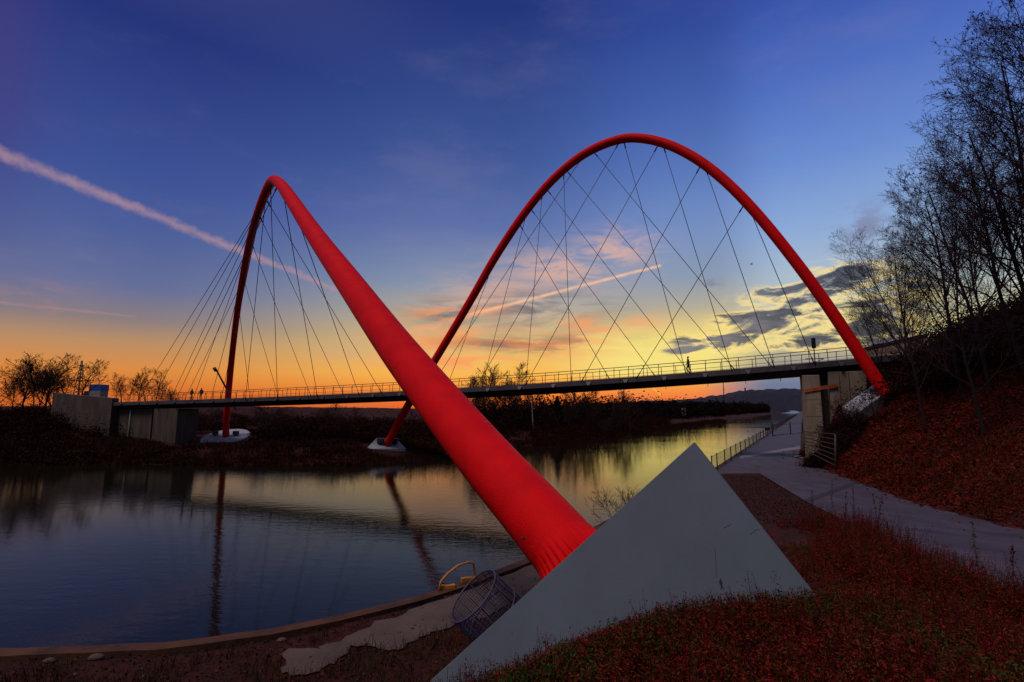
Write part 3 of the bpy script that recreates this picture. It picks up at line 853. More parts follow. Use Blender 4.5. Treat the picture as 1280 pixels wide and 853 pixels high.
# hurdle of horizontal rails beside the slope
ha = at(1004.5, 561, 44); hbp = at(1044, 581.5, 39.5)
ha[2] = gz(ha[0], ha[1]); hz2 = hbp[2]
hur = empty('metal_hurdle', ha, 'rusty metal hurdle of seven thin rails standing at the foot of the slope', 'gate')
pa_t, pb_t = at(1004.5, 539.5, 44), at(1044, 543, 39.5); pa_b, pb_b = at(1004.5, 562, 44), at(1044, 582, 39.5)
M['hurdle'] = mat('hurdle_metal', (0.072, 0.06, 0.042), (0.036, 0.027, 0.021), rough=.7, scale=3)
for k in range(7):
    q = k / 6; mb = MB(); mb.tube([pa_b + (pa_t - pa_b) * q - ha, pb_b + (pb_t - pb_b) * q - ha], .035, 5); mb.build('rail', M['hurdle'], hur)
for q in (0, .5, 1):
    a = pa_b + (pb_b - pa_b) * q; b = pa_t + (pb_t - pa_t) * q
    mb = MB(); mb.tube([a - ha - np.array([0, 0, .5]), b - ha], .06 if q != .5 else .03, 6); mb.build('post', M['hurdle'], hur)
# pale broken stones
for k, (px, py, sz) in enumerate(((997, 571, .55), (1003, 573, .5), (1008, 570, .4))):
    p = onz(px, py, QZ + .15); mb = MB(); mb.box((0, 0, 0), sz * 1.6, sz * .6, sz * .3, .5 + k)
    o = mb.build('stone', M['brick'], bevel=.06); o.location = p.tolist()
    tag(o, ['leftmost of the pale broken slabs lying at the path corner', 'middle pale broken slab at the path corner', 'rightmost pale broken slab below the hurdle'][k], 'stone', 'broken slabs by the path')

# ------------------------------------------------------------------ wire basket
tl, tr = at(561, 768, 7.9), at(621, 722, 8.3)
axis_px = np.array(at(637, 790, 8.0)) - np.array(at(592, 742, 8.1))
top_c = (tl + tr) / 2
dwn = at(640, 797, 7.95) - at(592, 745, 8.1); dwn /= np.linalg.norm(dwn); dwn = dwn + np.array([.0, .42, -.12]); dwn /= np.linalg.norm(dwn)
RB = np.linalg.norm(tr - tl) / 2 * 1.0; HB = .98
bk_ = empty('wire_basket', top_c, 'tilted round blue wire basket leaning behind the grey concrete wedge', 'basket')
uu = (tr - tl) / np.linalg.norm(tr - tl); uu = uu - dwn * (uu @ dwn); uu /= np.linalg.norm(uu)
ww = np.cross(dwn, uu)
def ringp(h, r, n=40): return [dwn * h + r * (math.cos(2 * math.pi * k / n) * uu + math.sin(2 * math.pi * k / n) * ww) for k in range(n + 1)]
mb = MB(); mb.tube(ringp(0, RB), .015, 6); mb.build('rim', M['basket'], bk_)
mb = MB(); mb.tube(ringp(.42, RB * 1.02), .016, 6); mb.tube(ringp(HB, RB), .018, 6); mb.build('hoop', M['basket'], bk_)
mb = MB()
for k in range(20):
    a = 2 * math.pi * k / 20; d_ = math.cos(a) * uu + math.sin(a) * ww; mb.tube([d_ * RB, d_ * RB * 1.02 + dwn * .42, d_ * RB + dwn * HB], .010, 5)
mb.build('upright_wire', M['basket'], bk_)
mb = MB()
for k in range(80):
    a = 2 * math.pi * k / 80; d_ = math.cos(a) * uu + math.sin(a) * ww; mb.tube([d_ * RB, d_ * RB * 1.015 + dwn * .42, d_ * RB + dwn * HB], .0045, 3, cap=False)
for k in range(1, 16): mb.tube(ringp(HB * k / 16, RB * 1.005, 30), .0045, 3, cap=False)
for k in range(-5, 6):
    x = RB * k / 6; h = math.sqrt(RB ** 2 - x * x)
    mb.tube([dwn * HB + uu * x - ww * h, dwn * HB + uu * x + ww * h], .006, 4); mb.tube([dwn * HB + ww * x - uu * h, dwn * HB + ww * x + uu * h], .006, 4)
mb.build('fine_mesh', M['basket'], bk_)

# yellow ladder hoop at the quay edge
h0 = onz(549, 739, QZ + .05); h1 = onz(594, 726, QZ + .05)
hp = empty('ladder_hoop', h0, 'bent yellow handrail hoop of a quay ladder at the water edge', 'handrail')
v = h1 - h0; upv = np.array([0, 0, .52])
mb = MB(); mb.tube([(0, 0, 0), tuple(v * .04 + upv * .45), tuple(v * .22 + upv * .75), tuple(v * .5 + upv * 1.02), tuple(v * .8 + upv * 1.05), tuple(v * .95 + upv * .92), tuple(v + upv * .2), tuple(v)], .032, 8)
mb.build('hoop', M['yellow'], hp)
mb = MB(); mb.box(tuple(v * .22 + np.array([0, -.02, .05])), .42, .13, .12, .3); mb.box(tuple(v * .82 + np.array([0, .02, .07])), .46, .13, .14, .3); mb.build('foot_plate', M['yellow'], hp, bevel=.02)
# blue cap on a bollard by the wedge
p = at(772, 652, 19.5); g = QZ
bo = empty('bollard', (p[0], p[1], g), 'small dark bollard with a blue cap beside the twiggy shrub at the quay', 'bollard')
hh = p[2] - g
mb = MB(); mb.tube([(0, 0, 0), (0, 0, hh - .1)], .10, 10); mb.build('post', M['steel_dark'], bo)
mb = MB(); mb.tube([(0, 0, hh - .12), (0, 0, hh + .1), (0, 0, hh + .15)], [.14, .14, .08], 12); mb.build('cap', M['blue'], bo)

# ------------------------------------------------------------------ far things
kp = at(122.5, 498, 112)
ks = empty('kiosk', (kp[0], kp[1], 3), 'white box kiosk with a bright blue upper half behind the left abutment', 'kiosk')
z1 = at(122, 481, 112)[2] - 3; zm = at(122, 488.5, 112)[2] - 3
mb = MB(); mb.box((0, 0, zm / 2), 2.5, 2.2, zm); mb.build('wall', M['white'], ks)
mb = MB(); mb.box((0, 0, (zm + z1) / 2), 2.56, 2.26, z1 - zm); mb.build('upper_panel', M['blue'], ks)
kp = at(108.5, 498, 115); z1 = at(108, 489, 115)[2] - 3
o = MB(); o.box((0, 0, (z1) / 2), .9, .8, z1); o.box((0, -.1, z1 * .9), 1.0, .9, .2); o = o.build('cabinet', M['grey'], bevel=.05); o.location = (kp[0], kp[1], 3.0)
tag(o, 'small grey cabinet left of the blue and white kiosk', 'cabinet')
# power pylon
pp = at(97, 500, 380); pt = at(97, 451, 380)[2]
py_ = empty('power_pylon', (pp[0], pp[1], 4), 'thin lattice power pylon behind the bare trees on the left', 'pylon')
mb = MB(); H = pt - 4
def half(z): return 2.6 * (1 - z / H) + .25
nl = 14
for sx in (-1, 1):
    for sy in (-1, 1): mb.tube([(sx * half(0), sy * half(0), 0), (sx * half(H), sy * half(H), H)], .28, 4)
for i in range(nl):
    za, zb = H * i / nl, H * (i + 1) / nl
    for sx, sy, tx, ty in ((-1, -1, 1, -1), (1, -1, 1, 1), (1, 1, -1, 1), (-1, 1, -1, -1)):
        mb.tube([(sx * half(za), sy * half(za), za), (tx * half(zb), ty * half(zb), zb)], .14, 3); mb.tube([(tx * half(za), ty * half(za), za), (sx * half(zb), sy * half(zb), zb)], .14, 3)
mb.build('mast', M['steel_dark'], py_)
for z, w in ((at(97, 460, 380)[2] - 4, 6.2), (at(97, 476, 380)[2] - 4, 7.5)):
    mb = MB(); mb.tube([(-w, 0, z), (w, 0, z)], .26, 4); mb.tube([(-w, 0, z), (0, 0, z + 2.2), (w, 0, z)], .2, 4); mb.build('cross_arm', M['steel_dark'], py_)
# navigation board on the far bank
nb = onz(855, 524, 1.9); 
nv = empty('navigation_board', (nb[0], nb[1], gz(nb[0], nb[1])), 'white navigation board on a post among the dark far bank brush', 'sign')
zz = at(855, 515, nb[1])[2] - nv.location[2]; w = 8 * nb[1] / 640; hh = 9.0 * nb[1] / 640
mb = MB(); mb.box((0, 0, zz), w * .62, .12, hh); mb.build('panel', M['white'], nv)
mb = MB(); mb.tube([(0, .1, 0), (0, .1, zz)], .12, 6); mb.build('post', M['steel_dark'], nv)
mb = MB(); mb.box((0, -.07, zz), w * .32, .02, hh * .45); mb.build('mark', M['grey'], nv)
# distant mast
dm = at(905, 497, 700); 
o = MB(); zt_ = at(905, 474, 700)[2]; o.tube([(0, 0, 0), (0, 0, zt_)], [.9, .45], 5)
for z in (.5, .7, .9): o.tube([(-1.2, 0, zt_ * z), (1.2, 0, zt_ * z)], .3, 4)
o = o.build('radio_mast', M['grey']); o.location = (dm[0], dm[1], 0); tag(o, 'faint slender mast beyond the far wood under the bridge', 'mast')
# bird
bp = at(939, 330.5, 60)
mb = MB(); mb.tube([(-.2, 0, 0), (-.08, 0, .01), (.08, 0, 0), (.2, 0, -.01)], [.01, .05, .05, .008], 8)
mb.add([(-.05, 0, .03), (.08, 0, .03), (.02, .42, .12), (-.04, .40, .12)], [(0, 1, 2, 3)]); mb.add([(-.05, 0, .032), (.08, 0, .032), (.02, -.42, .10), (-.04, -.40, .10)], [(0, 1, 2, 3)])
o = mb.build('bird', M['dark']); o.location = bp.tolist(); tag(o, 'tiny dark bird in the open sky inside the right arch', 'bird')

# far hill: wooded ridge beyond the canal bend, bluish haze put into its colour
hv = []; hf = []
sk = [(720, 507), (800, 503), (860, 500), (900, 495), (920, 490), (940, 488.5), (965, 488), (985, 487), (1010, 488), (1060, 490), (1120, 493), (1200, 500), (1300, 505)]
sx = np.linspace(720, 1300, 120); sy = np.interp(sx, *zip(*sk))
for i, (x, y) in enumerate(zip(sx, sy)):
    top = at(x, y + rng.uniform(-.5, .5), 1500)
    for k in range(8):
        q = k / 7; Y = 1100 + 400 * q; hgt = (top[2]) * math.sin(q * math.pi / 2)
        hv.append((top[0] * Y / 1500, Y, hgt + (rng.rand() * 4 if k < 7 else 0)))
for i in range(len(sx) - 1):
    for k in range(7): a = i * 8 + k; hf.append((a, a + 8, a + 9, a + 1))
me = bpy.data.meshes.new('hills'); me.from_pydata(hv, [], hf); me.materials.append(M['hill'])
tag(link(bpy.data.objects.new('hills', me)), 'dark blue wooded hill far beyond the canal', 'hill', kind='structure')
tw = at(931.5, 489, 1480); mb = MB(); mb.tube([(0, 0, -6), (0, 0, 8)], [2.6, 2], 8); mb.tube([(0, 0, 8), (0, 0, 10)], [3.2, .5], 8)
o = mb.build('monument', M['steel_dark']); o.location = tw.tolist(); tag(o, 'tiny tower on top of the distant wooded hill', 'tower')
# grass strip on the far bank at the bend
gs = [onz(890, 516.8, .9), onz(925, 509.5 + 5, .9), onz(962, 506 + 7.2, .9), onz(958, 517 , .9), onz(920, 520, .9), onz(880, 522, .9)]
me = bpy.data.meshes.new('grass_bank'); gsv = [(p[0], p[1], 1.0 + (1.8 if i < 3 else 0)) for i, p in enumerate(gs)]
me.from_pydata(gsv, [], [(0, 1, 2, 3, 4, 5)]); M['grass_green'] = mat('bank_grass', (.04, .06, .012), (.025, .035, .01), rough=1, scale=.2); me.materials.append(M['grass_green'])
tag(link(bpy.data.objects.new('grass_bank', me)), 'strip of green grass along the distant bank', 'grass', kind='structure')

# ------------------------------------------------------------------ trees
def tree_meshes(seed, H, r0, n1, n2, n3, n4, up=.55, ang=(25, 55), start=.22, lean=(0, 0), leaf=0, leafsize=.1, minr=.008, l1=.45, leafcol=None, multi=1, leaf_from=.0):
    rg = np.random.RandomState(seed)
    TV, TF, CV, CF = [], [], [], []
    cnt = [0, 0]
    def put(pts, rad, sides, trunk):
        Vl = TV if trunk else CV; Fl = TF if trunk else CF; ci = 0 if trunk else 1
        pts = np.asarray(pts); t = pts[-1] - pts[0]; t = t / (np.linalg.norm(t) + 1e-9)
        ref = np.array([0, 0, 1.]) if abs(t[2]) < .9 else np.array([1., 0, 0])
        u = np.cross(t, ref); u /= np.linalg.norm(u); w = np.cross(t, u)
        k = len(pts); a = np.arange(sides) * 2 * math.pi / sides
        ring = np.cos(a)[:, None] * u + np.sin(a)[:, None] * w
        V = (pts[:, None, :] + np.asarray(rad)[:, None, None] * ring[None]).reshape(-1, 3)
        i = np.arange(k - 1)[:, None] * sides + np.arange(sides)[None]; j = np.arange(k - 1)[:, None] * sides + (np.arange(sides)[None] + 1) % sides
        Fs = np.stack([i, j, j + sides, i + sides], -1).reshape(-1, 4) + cnt[ci]
        Vl.append(V); Fl.append(Fs); cnt[ci] += len(V)
    leaves = []
    def grow(base, d, L, r, lvl):
        k = (9, 6, 5, 4, 3)[lvl]
        pts = [base]; dcur = d.copy(); seg = L / (k - 1)
        for i in range(k - 1):
            dcur = dcur + rg.normal(0, (.05, .12, .16, .2, .2)[lvl], 3) + np.array([0, 0, (.0, .10, .06, .05, .03)[lvl] * up * 2])
            dcur /= np.linalg.norm(dcur); pts.append(pts[-1] + dcur * seg)
        pts = np.array(pts); rad = np.maximum(np.linspace(r, r * (.22 if lvl == 0 else .35), k), minr * .8)
        put(pts, rad, (8, 5, 4, 3, 3)[lvl], lvl <= 1)
        if lvl >= 3 and leaf and rg.rand() < leaf and base[2] > leaf_from * H: leaves.extend([pts[-1], pts[-2] + rg.normal(0, leafsize, 3)])
        n = (n1, n2, n3, n4, 0)[lvl]
        if n == 0: return
        for c in range(n):
            f = start + (1 - start) * (c + rg.rand()) / n if lvl == 0 else .2 + .8 * (c + rg.rand()) / n
            x = f * (k - 1); i = min(int(x), k - 2); p = pts[i] + (pts[i + 1] - pts[i]) * (x - i)
            dp = pts[i + 1] - pts[i]; dp /= np.linalg.norm(dp)
            a = R(rg.uniform(*ang)) ; b = rg.uniform(0, 2 * math.pi) if lvl else c * 2.4 + rg.rand()
            ref = np.array([0, 0, 1.]) if abs(dp[2]) < .9 else np.array([1., 0, 0])
            u = np.cross(dp, ref); u /= np.linalg.norm(u); w = np.cross(dp, u)
            nd = dp * math.cos(a) + (u * math.cos(b) + w * math.sin(b)) * math.sin(a)
            ll = L * ((l1 * (1.15 - .75 * f)) if lvl == 0 else rg.uniform(.38, .62) * (1.1 - .5 * f))
            rr = max(r * (1 - .75 * f) * (.5 if lvl == 0 else .55), minr)
            grow(p, nd, ll, rr, lvl + 1)
    for m_ in range(multi):
        a = rg.rand() * 6.28
        d0 = np.array([lean[0], lean[1], 1.0]) + (np.array([math.cos(a), math.sin(a), 0]) * .22 if multi > 1 else 0)
        grow(np.array([math.cos(a), math.sin(a), 0]) * (.35 if multi > 1 else 0) + np.array([0, 0, -.4]), d0 / np.linalg.norm(d0), H * (1 if m_ == 0 else rg.uniform(.6, .95)), r0 * (1 if multi == 1 else .7), 0)
    tm = np_mesh('trunk', np.concatenate(TV), np.concatenate(TF), smooth=True)
    cm = np_mesh('crown', np.concatenate(CV), np.concatenate(CF))
    lm = None
    if leaves:
        P = np.array(leaves); lm = leaf_mesh('leaves', P, np.full(len(P), leafsize), leafcol or [(.05, .012, .012)], rg)
    return tm, cm, lm
def leaf_mesh(name, P, size, cols, rg, flat=.0, up=None):
    n = len(P); a = rg.normal(size=(n, 3)); a /= np.linalg.norm(a, axis=1)[:, None]
    b = rg.normal(size=(n, 3))
    if flat:
        a[:, 2] *= (1 - flat); b[:, 2] *= (1 - flat); a /= np.linalg.norm(a, axis=1)[:, None]
    b -= a * (a * b).sum(1)[:, None]; b /= np.linalg.norm(b, axis=1)[:, None] + 1e-9
    s = (np.asarray(size) * rg.uniform(.6, 1.3, n))[:, None]
    V = np.stack([P - a * s, P + b * s * .5, P + a * s, P - b * s * .5], 1).reshape(-1, 3)
    Fq = np.arange(n * 4).reshape(n, 4)
    C = np.array(cols)[rg.randint(0, len(cols), n)] * rg.uniform(.6, 1.3, (n, 1))
    me = np_mesh(name, V, Fq, np.repeat(C, 4, 0)); me.materials.append(M['leaf']); return me
def make_tree(name, meshes, mt, mc, label, cat, group):
    root = empty(name, (0, 0, 0), label, cat, group)
    tm, cm, lm = meshes
    if not tm.materials: tm.materials.append(mt)
    if not cm.materials: cm.materials.append(mc)
    link(bpy.data.objects.new('trunk', tm), root); c = link(bpy.data.objects.new('crown', cm), root)
    if lm: link(bpy.data.objects.new('leaves', lm), root)
    return root
def place(root, x, y, z, rz, sc):
    root.location = (float(x), float(y), float(z)); root.rotation_euler.z = rz; root.scale = (sc,) * 3

redl = [(.055, .010, .010), (.035, .010, .012), (.08, .014, .010), (.03, .014, .01)]
protos = [tree_meshes(11, 15, .15, 20, 9, 6, 4, minr=.007, leaf=.03, leafsize=.045, leafcol=redl),
          tree_meshes(12, 15, .14, 18, 9, 6, 4, minr=.007, leaf=.16, leafsize=.06, leafcol=redl, ang=(22, 48), start=.3),
          tree_meshes(13, 15, .12, 18, 8, 6, 3, minr=.007, leaf=.02, leafsize=.05, leafcol=redl, ang=(20, 45), multi=2),
          tree_meshes(14, 15, .13, 22, 9, 6, 3, minr=.007, leaf=.05, leafsize=.05, leafcol=redl, ang=(28, 58))]
GRP = 'bare trees on the right slope'
# (px of base, depth Y, height scale, prototype, lean deg, label)
HT = [(1128, 44, .72, 2, -7, 'bare twin stemmed young tree with open twigs right beside the red arch leg'),
      (1108, 46, .55, 0, -9, 'lowest bare tree spreading its twigs in front of the red arch leg'),
      (1158, 40, .82, 2, -7, 'slender bare tree second to the right of the red arch leg'),
      (1150, 34, .78, 3, -10, 'bare tree with thin trunk rising from the brush over the white slab'),
      (1200, 35, .95, 0, -8, 'tall bare tree with fine twigs in the middle of the slope'),
      (1236, 32, .92, 1, -9, 'leaning tree with clinging dark red leaves in the middle of the slope'),
      (1222, 27, .72, 3, -10, 'thin pale stemmed tree low on the leafy slope'),
      (1285, 29, .95, 1, -8, 'tree with dense dark leaves high on the slope near the frame edge'),
      (1312, 27, 1.0, 0, -10, 'very tall bare tree standing before the dark leafy one at the frame edge'),
      (1352, 25, 1.1, 3, -8, 'tallest bare tree leaning in from the right edge of the view'),
      (1392, 24, 1.15, 1, -10, 'tall leafy tree cut off by the right edge of the view'),
      (1450, 23, 1.1, 3, -10, 'bare tree mostly outside the right edge of the view'),
      (1290, 36, 1.05, 2, -8, 'tall bare tree far up the slope behind the leafy ones'),
      (1240, 40, .85, 3, -6, 'bare tree at the top of the slope behind the middle trees')]
first = {}
for i, (px, Y, sc, k, lean, lab) in enumerate(HT):
    x = (px - 640) / 640 * Y; z = gz(x, Y)
    if k not in first:
        r_ = make_tree('bare_tree', protos[k], M['bark'], M['twig'], lab, 'tree', GRP); first[k] = r_
    else: r_ = copy_tree(first[k]); tag(r_, lab, 'tree', GRP)
    place(r_, x, Y, z, i * 1.7, sc); r_.rotation_mode = 'XYZ'; r_.rotation_euler = (0, 0, i * 1.7)
    m_ = Matrix.Translation(r_.location) @ Matrix.Rotation(R(lean), 4, 'Y') @ Matrix.Rotation(i * 1.7, 4, 'Z') @ Matrix.Diagonal((sc, sc, sc, 1))
    r_.matrix_world = m_

# small bare trees on the far bank
fp = [tree_meshes(31, 9, .11, 16, 8, 5, 0, minr=.018, ang=(22, 50), start=.15, l1=.5), tree_meshes(32, 9, .10, 18, 8, 5, 0, minr=.018, ang=(18, 42), start=.12, l1=.55, multi=2), tree_meshes(33, 9, .12, 14, 7, 5, 0, minr=.018, ang=(25, 60), start=.3, l1=.42)]
firstf = {}
GL, GM = 'bare trees behind the left abutment', 'bare trees on the far bank under the bridge'
FT = []
wordsL = ['at the left edge of the view', 'second from the left edge', 'third in the clump left of the abutment', 'broad crowned in the clump left of the abutment', 'tallest above the abutment wall', 'beside the tallest above the abutment wall', 'just left of the power pylon', 'just right of the power pylon']
for (px, top, Y, k), w in zip([(4, 459, 105, 0), (18, 466, 100, 1), (32, 457, 104, 0), (48, 454, 100, 1), (62, 452, 98, 0), (76, 458, 102, 1), (88, 462, 104, 2), (104, 458, 104, 0)], wordsL):
    FT.append((px, top, Y, k, 'round bare tree ' + w, GL))
for (px, top, Y, k), w in zip([(147, 474, 112, 2), (157, 471, 110, 2), (164, 475, 114, 0), (174, 464, 108, 2), (187, 472, 110, 2), (196, 468, 108, 2), (222, 482, 112, 1)],
                              ['leftmost of the row behind the left railing', 'second in the row behind the left railing', 'third in the row behind the left railing', 'tallest in the row behind the left railing', 'fifth in the row behind the left railing', 'last upright one in the row behind the left railing', 'low and bushy right of the row behind the left railing']):
    FT.append((px, top, Y, k, 'small bare tree ' + w, 'young bare trees behind the left railing'))
for (px, top, Y, k), w in zip([(588, 486, 108, 1), (599, 462, 110, 1), (640, 470, 118, 1), (655, 466, 120, 0), (626, 484, 112, 0), (648, 492, 112, 2), (676, 494, 118, 0), (712, 496, 125, 1), (734, 487, 128, 1), (742, 490, 130, 0), (774, 492, 138, 1), (786, 496, 140, 0)],
                              ['just right of the big red tube below the deck', 'showing above the deck beside the big red tube', 'whose tip shows over the deck rail', 'thin, beside the pale trunk, tip above the rail', 'left of the pale birch trunk', 'behind the pale birch trunk', 'right of the pale birch trunk', 'small, left of the fan shaped pair', 'fan shaped, left one of the pair', 'fan shaped, right one of the pair', 'isolated, before the long far wood', 'last before the long far wood']):
    FT.append((px, top, Y, k, 'bare far bank tree ' + w, GM))
for i, (px, top, Y, k, lab, g) in enumerate(FT):
    x = (px - 640) / 640 * Y; z = gz(x, Y); zt_ = at(px, top, Y)[2]; sc = max((zt_ - z), 2.0) / 8.6
    if k not in firstf:
        r_ = make_tree('small_bare_tree', fp[k], M['twig_far'], M['twig_far'], lab, 'tree', g); firstf[k] = r_
    else: r_ = copy_tree(firstf[k]); tag(r_, lab, 'tree', g)
    place(r_, x, Y, z, i * 2.1, sc); wsc = 1.6 if g == GL else 1.15; r_.scale = (sc * wsc, sc * wsc, sc)
SHR = 'bare shrubs in the far bank brush'
for i in range(16):
    px = (232, 246, 318, 334, 352, 372, 396, 418, 442, 524, 548, 566, 580, 606, 700, 756)[i]; Y = (95, 90, 96, 92, 98, 94, 96, 93, 97, 95, 98, 94, 96, 99, 116, 124)[i]
    x = (px - 640) / 640 * Y; z = gz(x, Y); k = i % 3
    lab = ('bare shrub in the dark brush just left of the round white footing', 'bare shrub in the dark brush between the two far footings', 'bare shrub in the far brush around the big red tube', 'bare shrub at the far water edge right of the big red tube')[0 if px < 282 else 1 if px < 484 else 2 if px < 640 else 3]
    r_ = copy_tree(firstf[k]); tag(r_, lab, 'shrub', SHR); r_.name = 'bare_shrub'
    sc = (.36 + .2 * ((i * 37) % 10) / 10); place(r_, x, Y, z, i * 1.3, sc); r_.scale = (sc * 1.9, sc * 1.9, sc)
for i, (px, Y, sc) in enumerate(((1030, 44.6, .17), (1052, 43.4, .24), (1066, 42.6, .3), (1090, 40.5, .28))):
    x = (px - 640) / 640 * Y; r_ = copy_tree(firstf[(0, 2, 1, 0)[i]]); r_.name = 'bare_shrub'
    tag(r_, ['low bare shrub at the foot of the beige pier behind the hurdle', 'bare shrub between the beige pier and the white slab', 'bare shrub at the lower end of the white slab', 'bare shrub in front of the white slab under the red arch foot'][i], 'shrub', 'bare shrubs by the right abutment')
    place(r_, x, Y, gz(x, Y), i * 2.0, sc); r_.scale = (sc * 1.7, sc * 1.7, sc)
# dark conifer
x, Y = (696 - 640) / 640 * 118, 118; z = gz(x, Y); Hc = at(696, 496, Y)[2] - z
cr = empty('dark_conifer', (x, Y, z), 'small dark conifer among the bare trees on the far bank', 'tree')
mb = MB(); mb.tube([(0, 0, 0), (0, 0, Hc)], [.15, .03], 6); mb.build('trunk', M['bark'], cr)
rg = np.random.RandomState(8); n = 2600; h = rg.rand(n) ** .8; rad = (1 - h) * 2.1 * rg.rand(n) ** .5 + .05; a = rg.rand(n) * 6.28
me = leaf_mesh('crown', np.stack([rad * np.cos(a), rad * np.sin(a), Hc * (.15 + .85 * h)], 1), np.full(n, .3), [(.012, .014, .01), (.018, .016, .01)], rg); link(bpy.data.objects.new('crown', me), cr)
# pale birch trunk
x, Y = (664 - 640) / 640 * 100, 104; Y = 108.0; x = (664 - 640) / 640 * Y; z = gz(x, Y)
br = empty('birch', (x, Y, z), 'slim birch with a pale trunk standing on the far bank under the bridge', 'tree')
zt_ = at(663, 495, Y)[2] - z
mb = MB(); mb.tube([(.4, 0, -.5), (.25, 0, zt_ * .4), (0, 0, zt_)], [.20, .16, .07], 7); mb.build('trunk', M['birch'], br)
_, cm, _ = tree_meshes(41, 9, .08, 12, 7, 5, 0, minr=.025, start=.4); cm.materials.append(M['twig_far']); c = link(bpy.data.objects.new('crown', cm), br); c.scale = (zt_ / 8,) * 3

# twiggy shrub by the quay behind the wedge
_sm = tree_meshes(51, 1.5, .02, 10, 5, 3, 0, minr=.006, ang=(20, 60), start=.05, l1=.8, multi=3)
r_ = make_tree('twiggy_shrub', _sm, M['twig'], M['twig'], 'leafless twiggy shrub at the quay edge behind the wedge', 'shrub', None)
p = onz(782, 654, QZ + .1); place(r_, p[0], p[1], QZ + .05, .5, 1.15)
mdb = MB()
# dark hummock under shrub
o = None

# ------------------------------------------------------------------ loose vegetation (uncountable)
def scatter_obj(name, meshes_, label, cat):
    me = meshes_; return tag(link(bpy.data.objects.new(name, me)), label, cat, kind='stuff')
rg = np.random.RandomState(77)
# far bank brush: leafy clumps
def far_brush():
    Ps = []; Sz = []
    for (x0, x1, d0, d1, n, hmax) in ((-150, 5, 9, 30, 900, 2.6), (-40, 5, 20, 34, 420, 4.2), (5, 60, 6, 34, 700, 3.6), (-150, -45, .3, 10, 620, 1.8), (-70, 30, .2, 9, 900, .55), (5, 120, .3, 7, 700, 1.2), (-110, -62, 10, 26, 340, 4.0), (-75, 8, 30, 70, 800, 2.2)):
        for _ in range(n):
            x = rg.uniform(x0, x1)
            y0 = np.interp(x, FB[:, 0], FB[:, 1]); df = rg.uniform(d0, d1)
            y = y0 + df
            c = pix((x, y, 2.5))
            if abs(c[0] - 282) < 36 and 64 < y < 89: continue
            if abs(c[0] - 484) < 40 and y < 74: continue
            if 128 < c[0] < 226 and y < 84 and hmax > .6: continue
            if 88 < c[0] < 137 and y < 84 and df > 5 and hmax > .6: continue
            if 60 < c[0] < 135 and y < 84 and df > 13: continue
            h = hmax * rg.uniform(.45, 1.0); z = gz(x, y)
            m = int(40 + 34 * h); q = rg.normal(size=(m, 3)) * np.array([.75, .75, .42 * h]) * .8
            q[:, 2] = np.abs(q[:, 2])
            Ps.append(q + np.array([x, y, z])); Sz.append(np.full(m, .15))
    return np.concatenate(Ps), np.concatenate(Sz)
P, S_ = far_brush()
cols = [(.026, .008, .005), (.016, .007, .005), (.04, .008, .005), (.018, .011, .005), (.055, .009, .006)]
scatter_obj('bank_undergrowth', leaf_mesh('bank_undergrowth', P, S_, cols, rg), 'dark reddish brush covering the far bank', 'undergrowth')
# far wood along the bend
Ps = []; Sz = []
for _ in range(1500):
    s = rg.uniform(0, 1) ** 1.6 * 900 + 5
    base = resample(FB[6:], 5, 1600) if _ == 0 else base
    i = min(int(s / 5), len(base) - 2); b = base[i]; off_ = rg.uniform(10, 60) * (1 if s < 300 else 1.4); t = base[i + 1] - base[i]; t /= np.linalg.norm(t)
    p = b + np.array([-t[1], t[0]]) * off_
    if pix((p[0], p[1], 3))[0] < 600: continue
    h = rg.uniform(5, 9.5) * (1 + .0006 * s); m = 85
    q = rg.normal(size=(m, 3)) * np.array([2.2, 2.2, h * .26]); q[:, 2] += h * .45
    q = q[q[:, 2] > 0]
    Ps.append(q + np.array([p[0], p[1], 1.5])); Sz.append(np.full(len(q), .32 + s * .0018))
P = np.concatenate(Ps); S_ = np.concatenate(Sz)
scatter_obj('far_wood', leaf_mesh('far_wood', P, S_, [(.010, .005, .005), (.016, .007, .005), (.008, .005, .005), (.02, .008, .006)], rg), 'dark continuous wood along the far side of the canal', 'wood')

# hillside: leaf litter plus brush
n = 260000
Y = 9 + 53 * rg.rand(n) ** 1.25; X = edge_x(RE, Y) + rg.rand(n) ** 1.3 * 30 - .05 - 3.0 * (rg.rand(n) < .012) * rg.rand(n) ** 2
z = np.maximum(ground(X, Y), pz(Y) + .03)
me = leaf_mesh('leaf_litter', np.stack([X, Y, z + rg.rand(n) * .12], 1), np.clip(.0029 * Y, .035, .12) * rg.choice([.45, .7, 1.0, 1.3], n), [(.20, .012, .008), (.16, .012, .008), (.24, .026, .012), (.13, .018, .010), (.14, .036, .014), (.09, .036, .010), (.08, .012, .008), (.06, .014, .008), (.17, .012, .010)], rg, flat=.45)
scatter_obj('leaf_litter', me, 'red fallen leaves carpeting the right slope', 'leaf litter')
Ps = []; Sz = []
for _ in range(1150):
    Y = rg.uniform(20, 58); e = 10 + rg.rand() * 22 if Y < 36 else 4.5 + rg.rand() * 20
    e = max(e, (36 - Y) * .3 + 8)
    X = float(edge_x(RE, Y)) + e
    c = pix((X, Y, gz(X, Y) + .5))
    if Y < 42 and 1060 < c[0] < 1116 and 470 < c[1] < 525: continue
    h = rg.uniform(.8, 3.2) * (.5 + .5 * min(1, (e - 3) / 8)); z = gz(X, Y); m = int(60 + 60 * h)
    q = rg.normal(size=(m, 3)) * np.array([.8, .8, .4 * h]); q[:, 2] = np.abs(q[:, 2]) * 1.1
    Ps.append(q + np.array([X, Y, z])); Sz.append(np.full(m, .12))
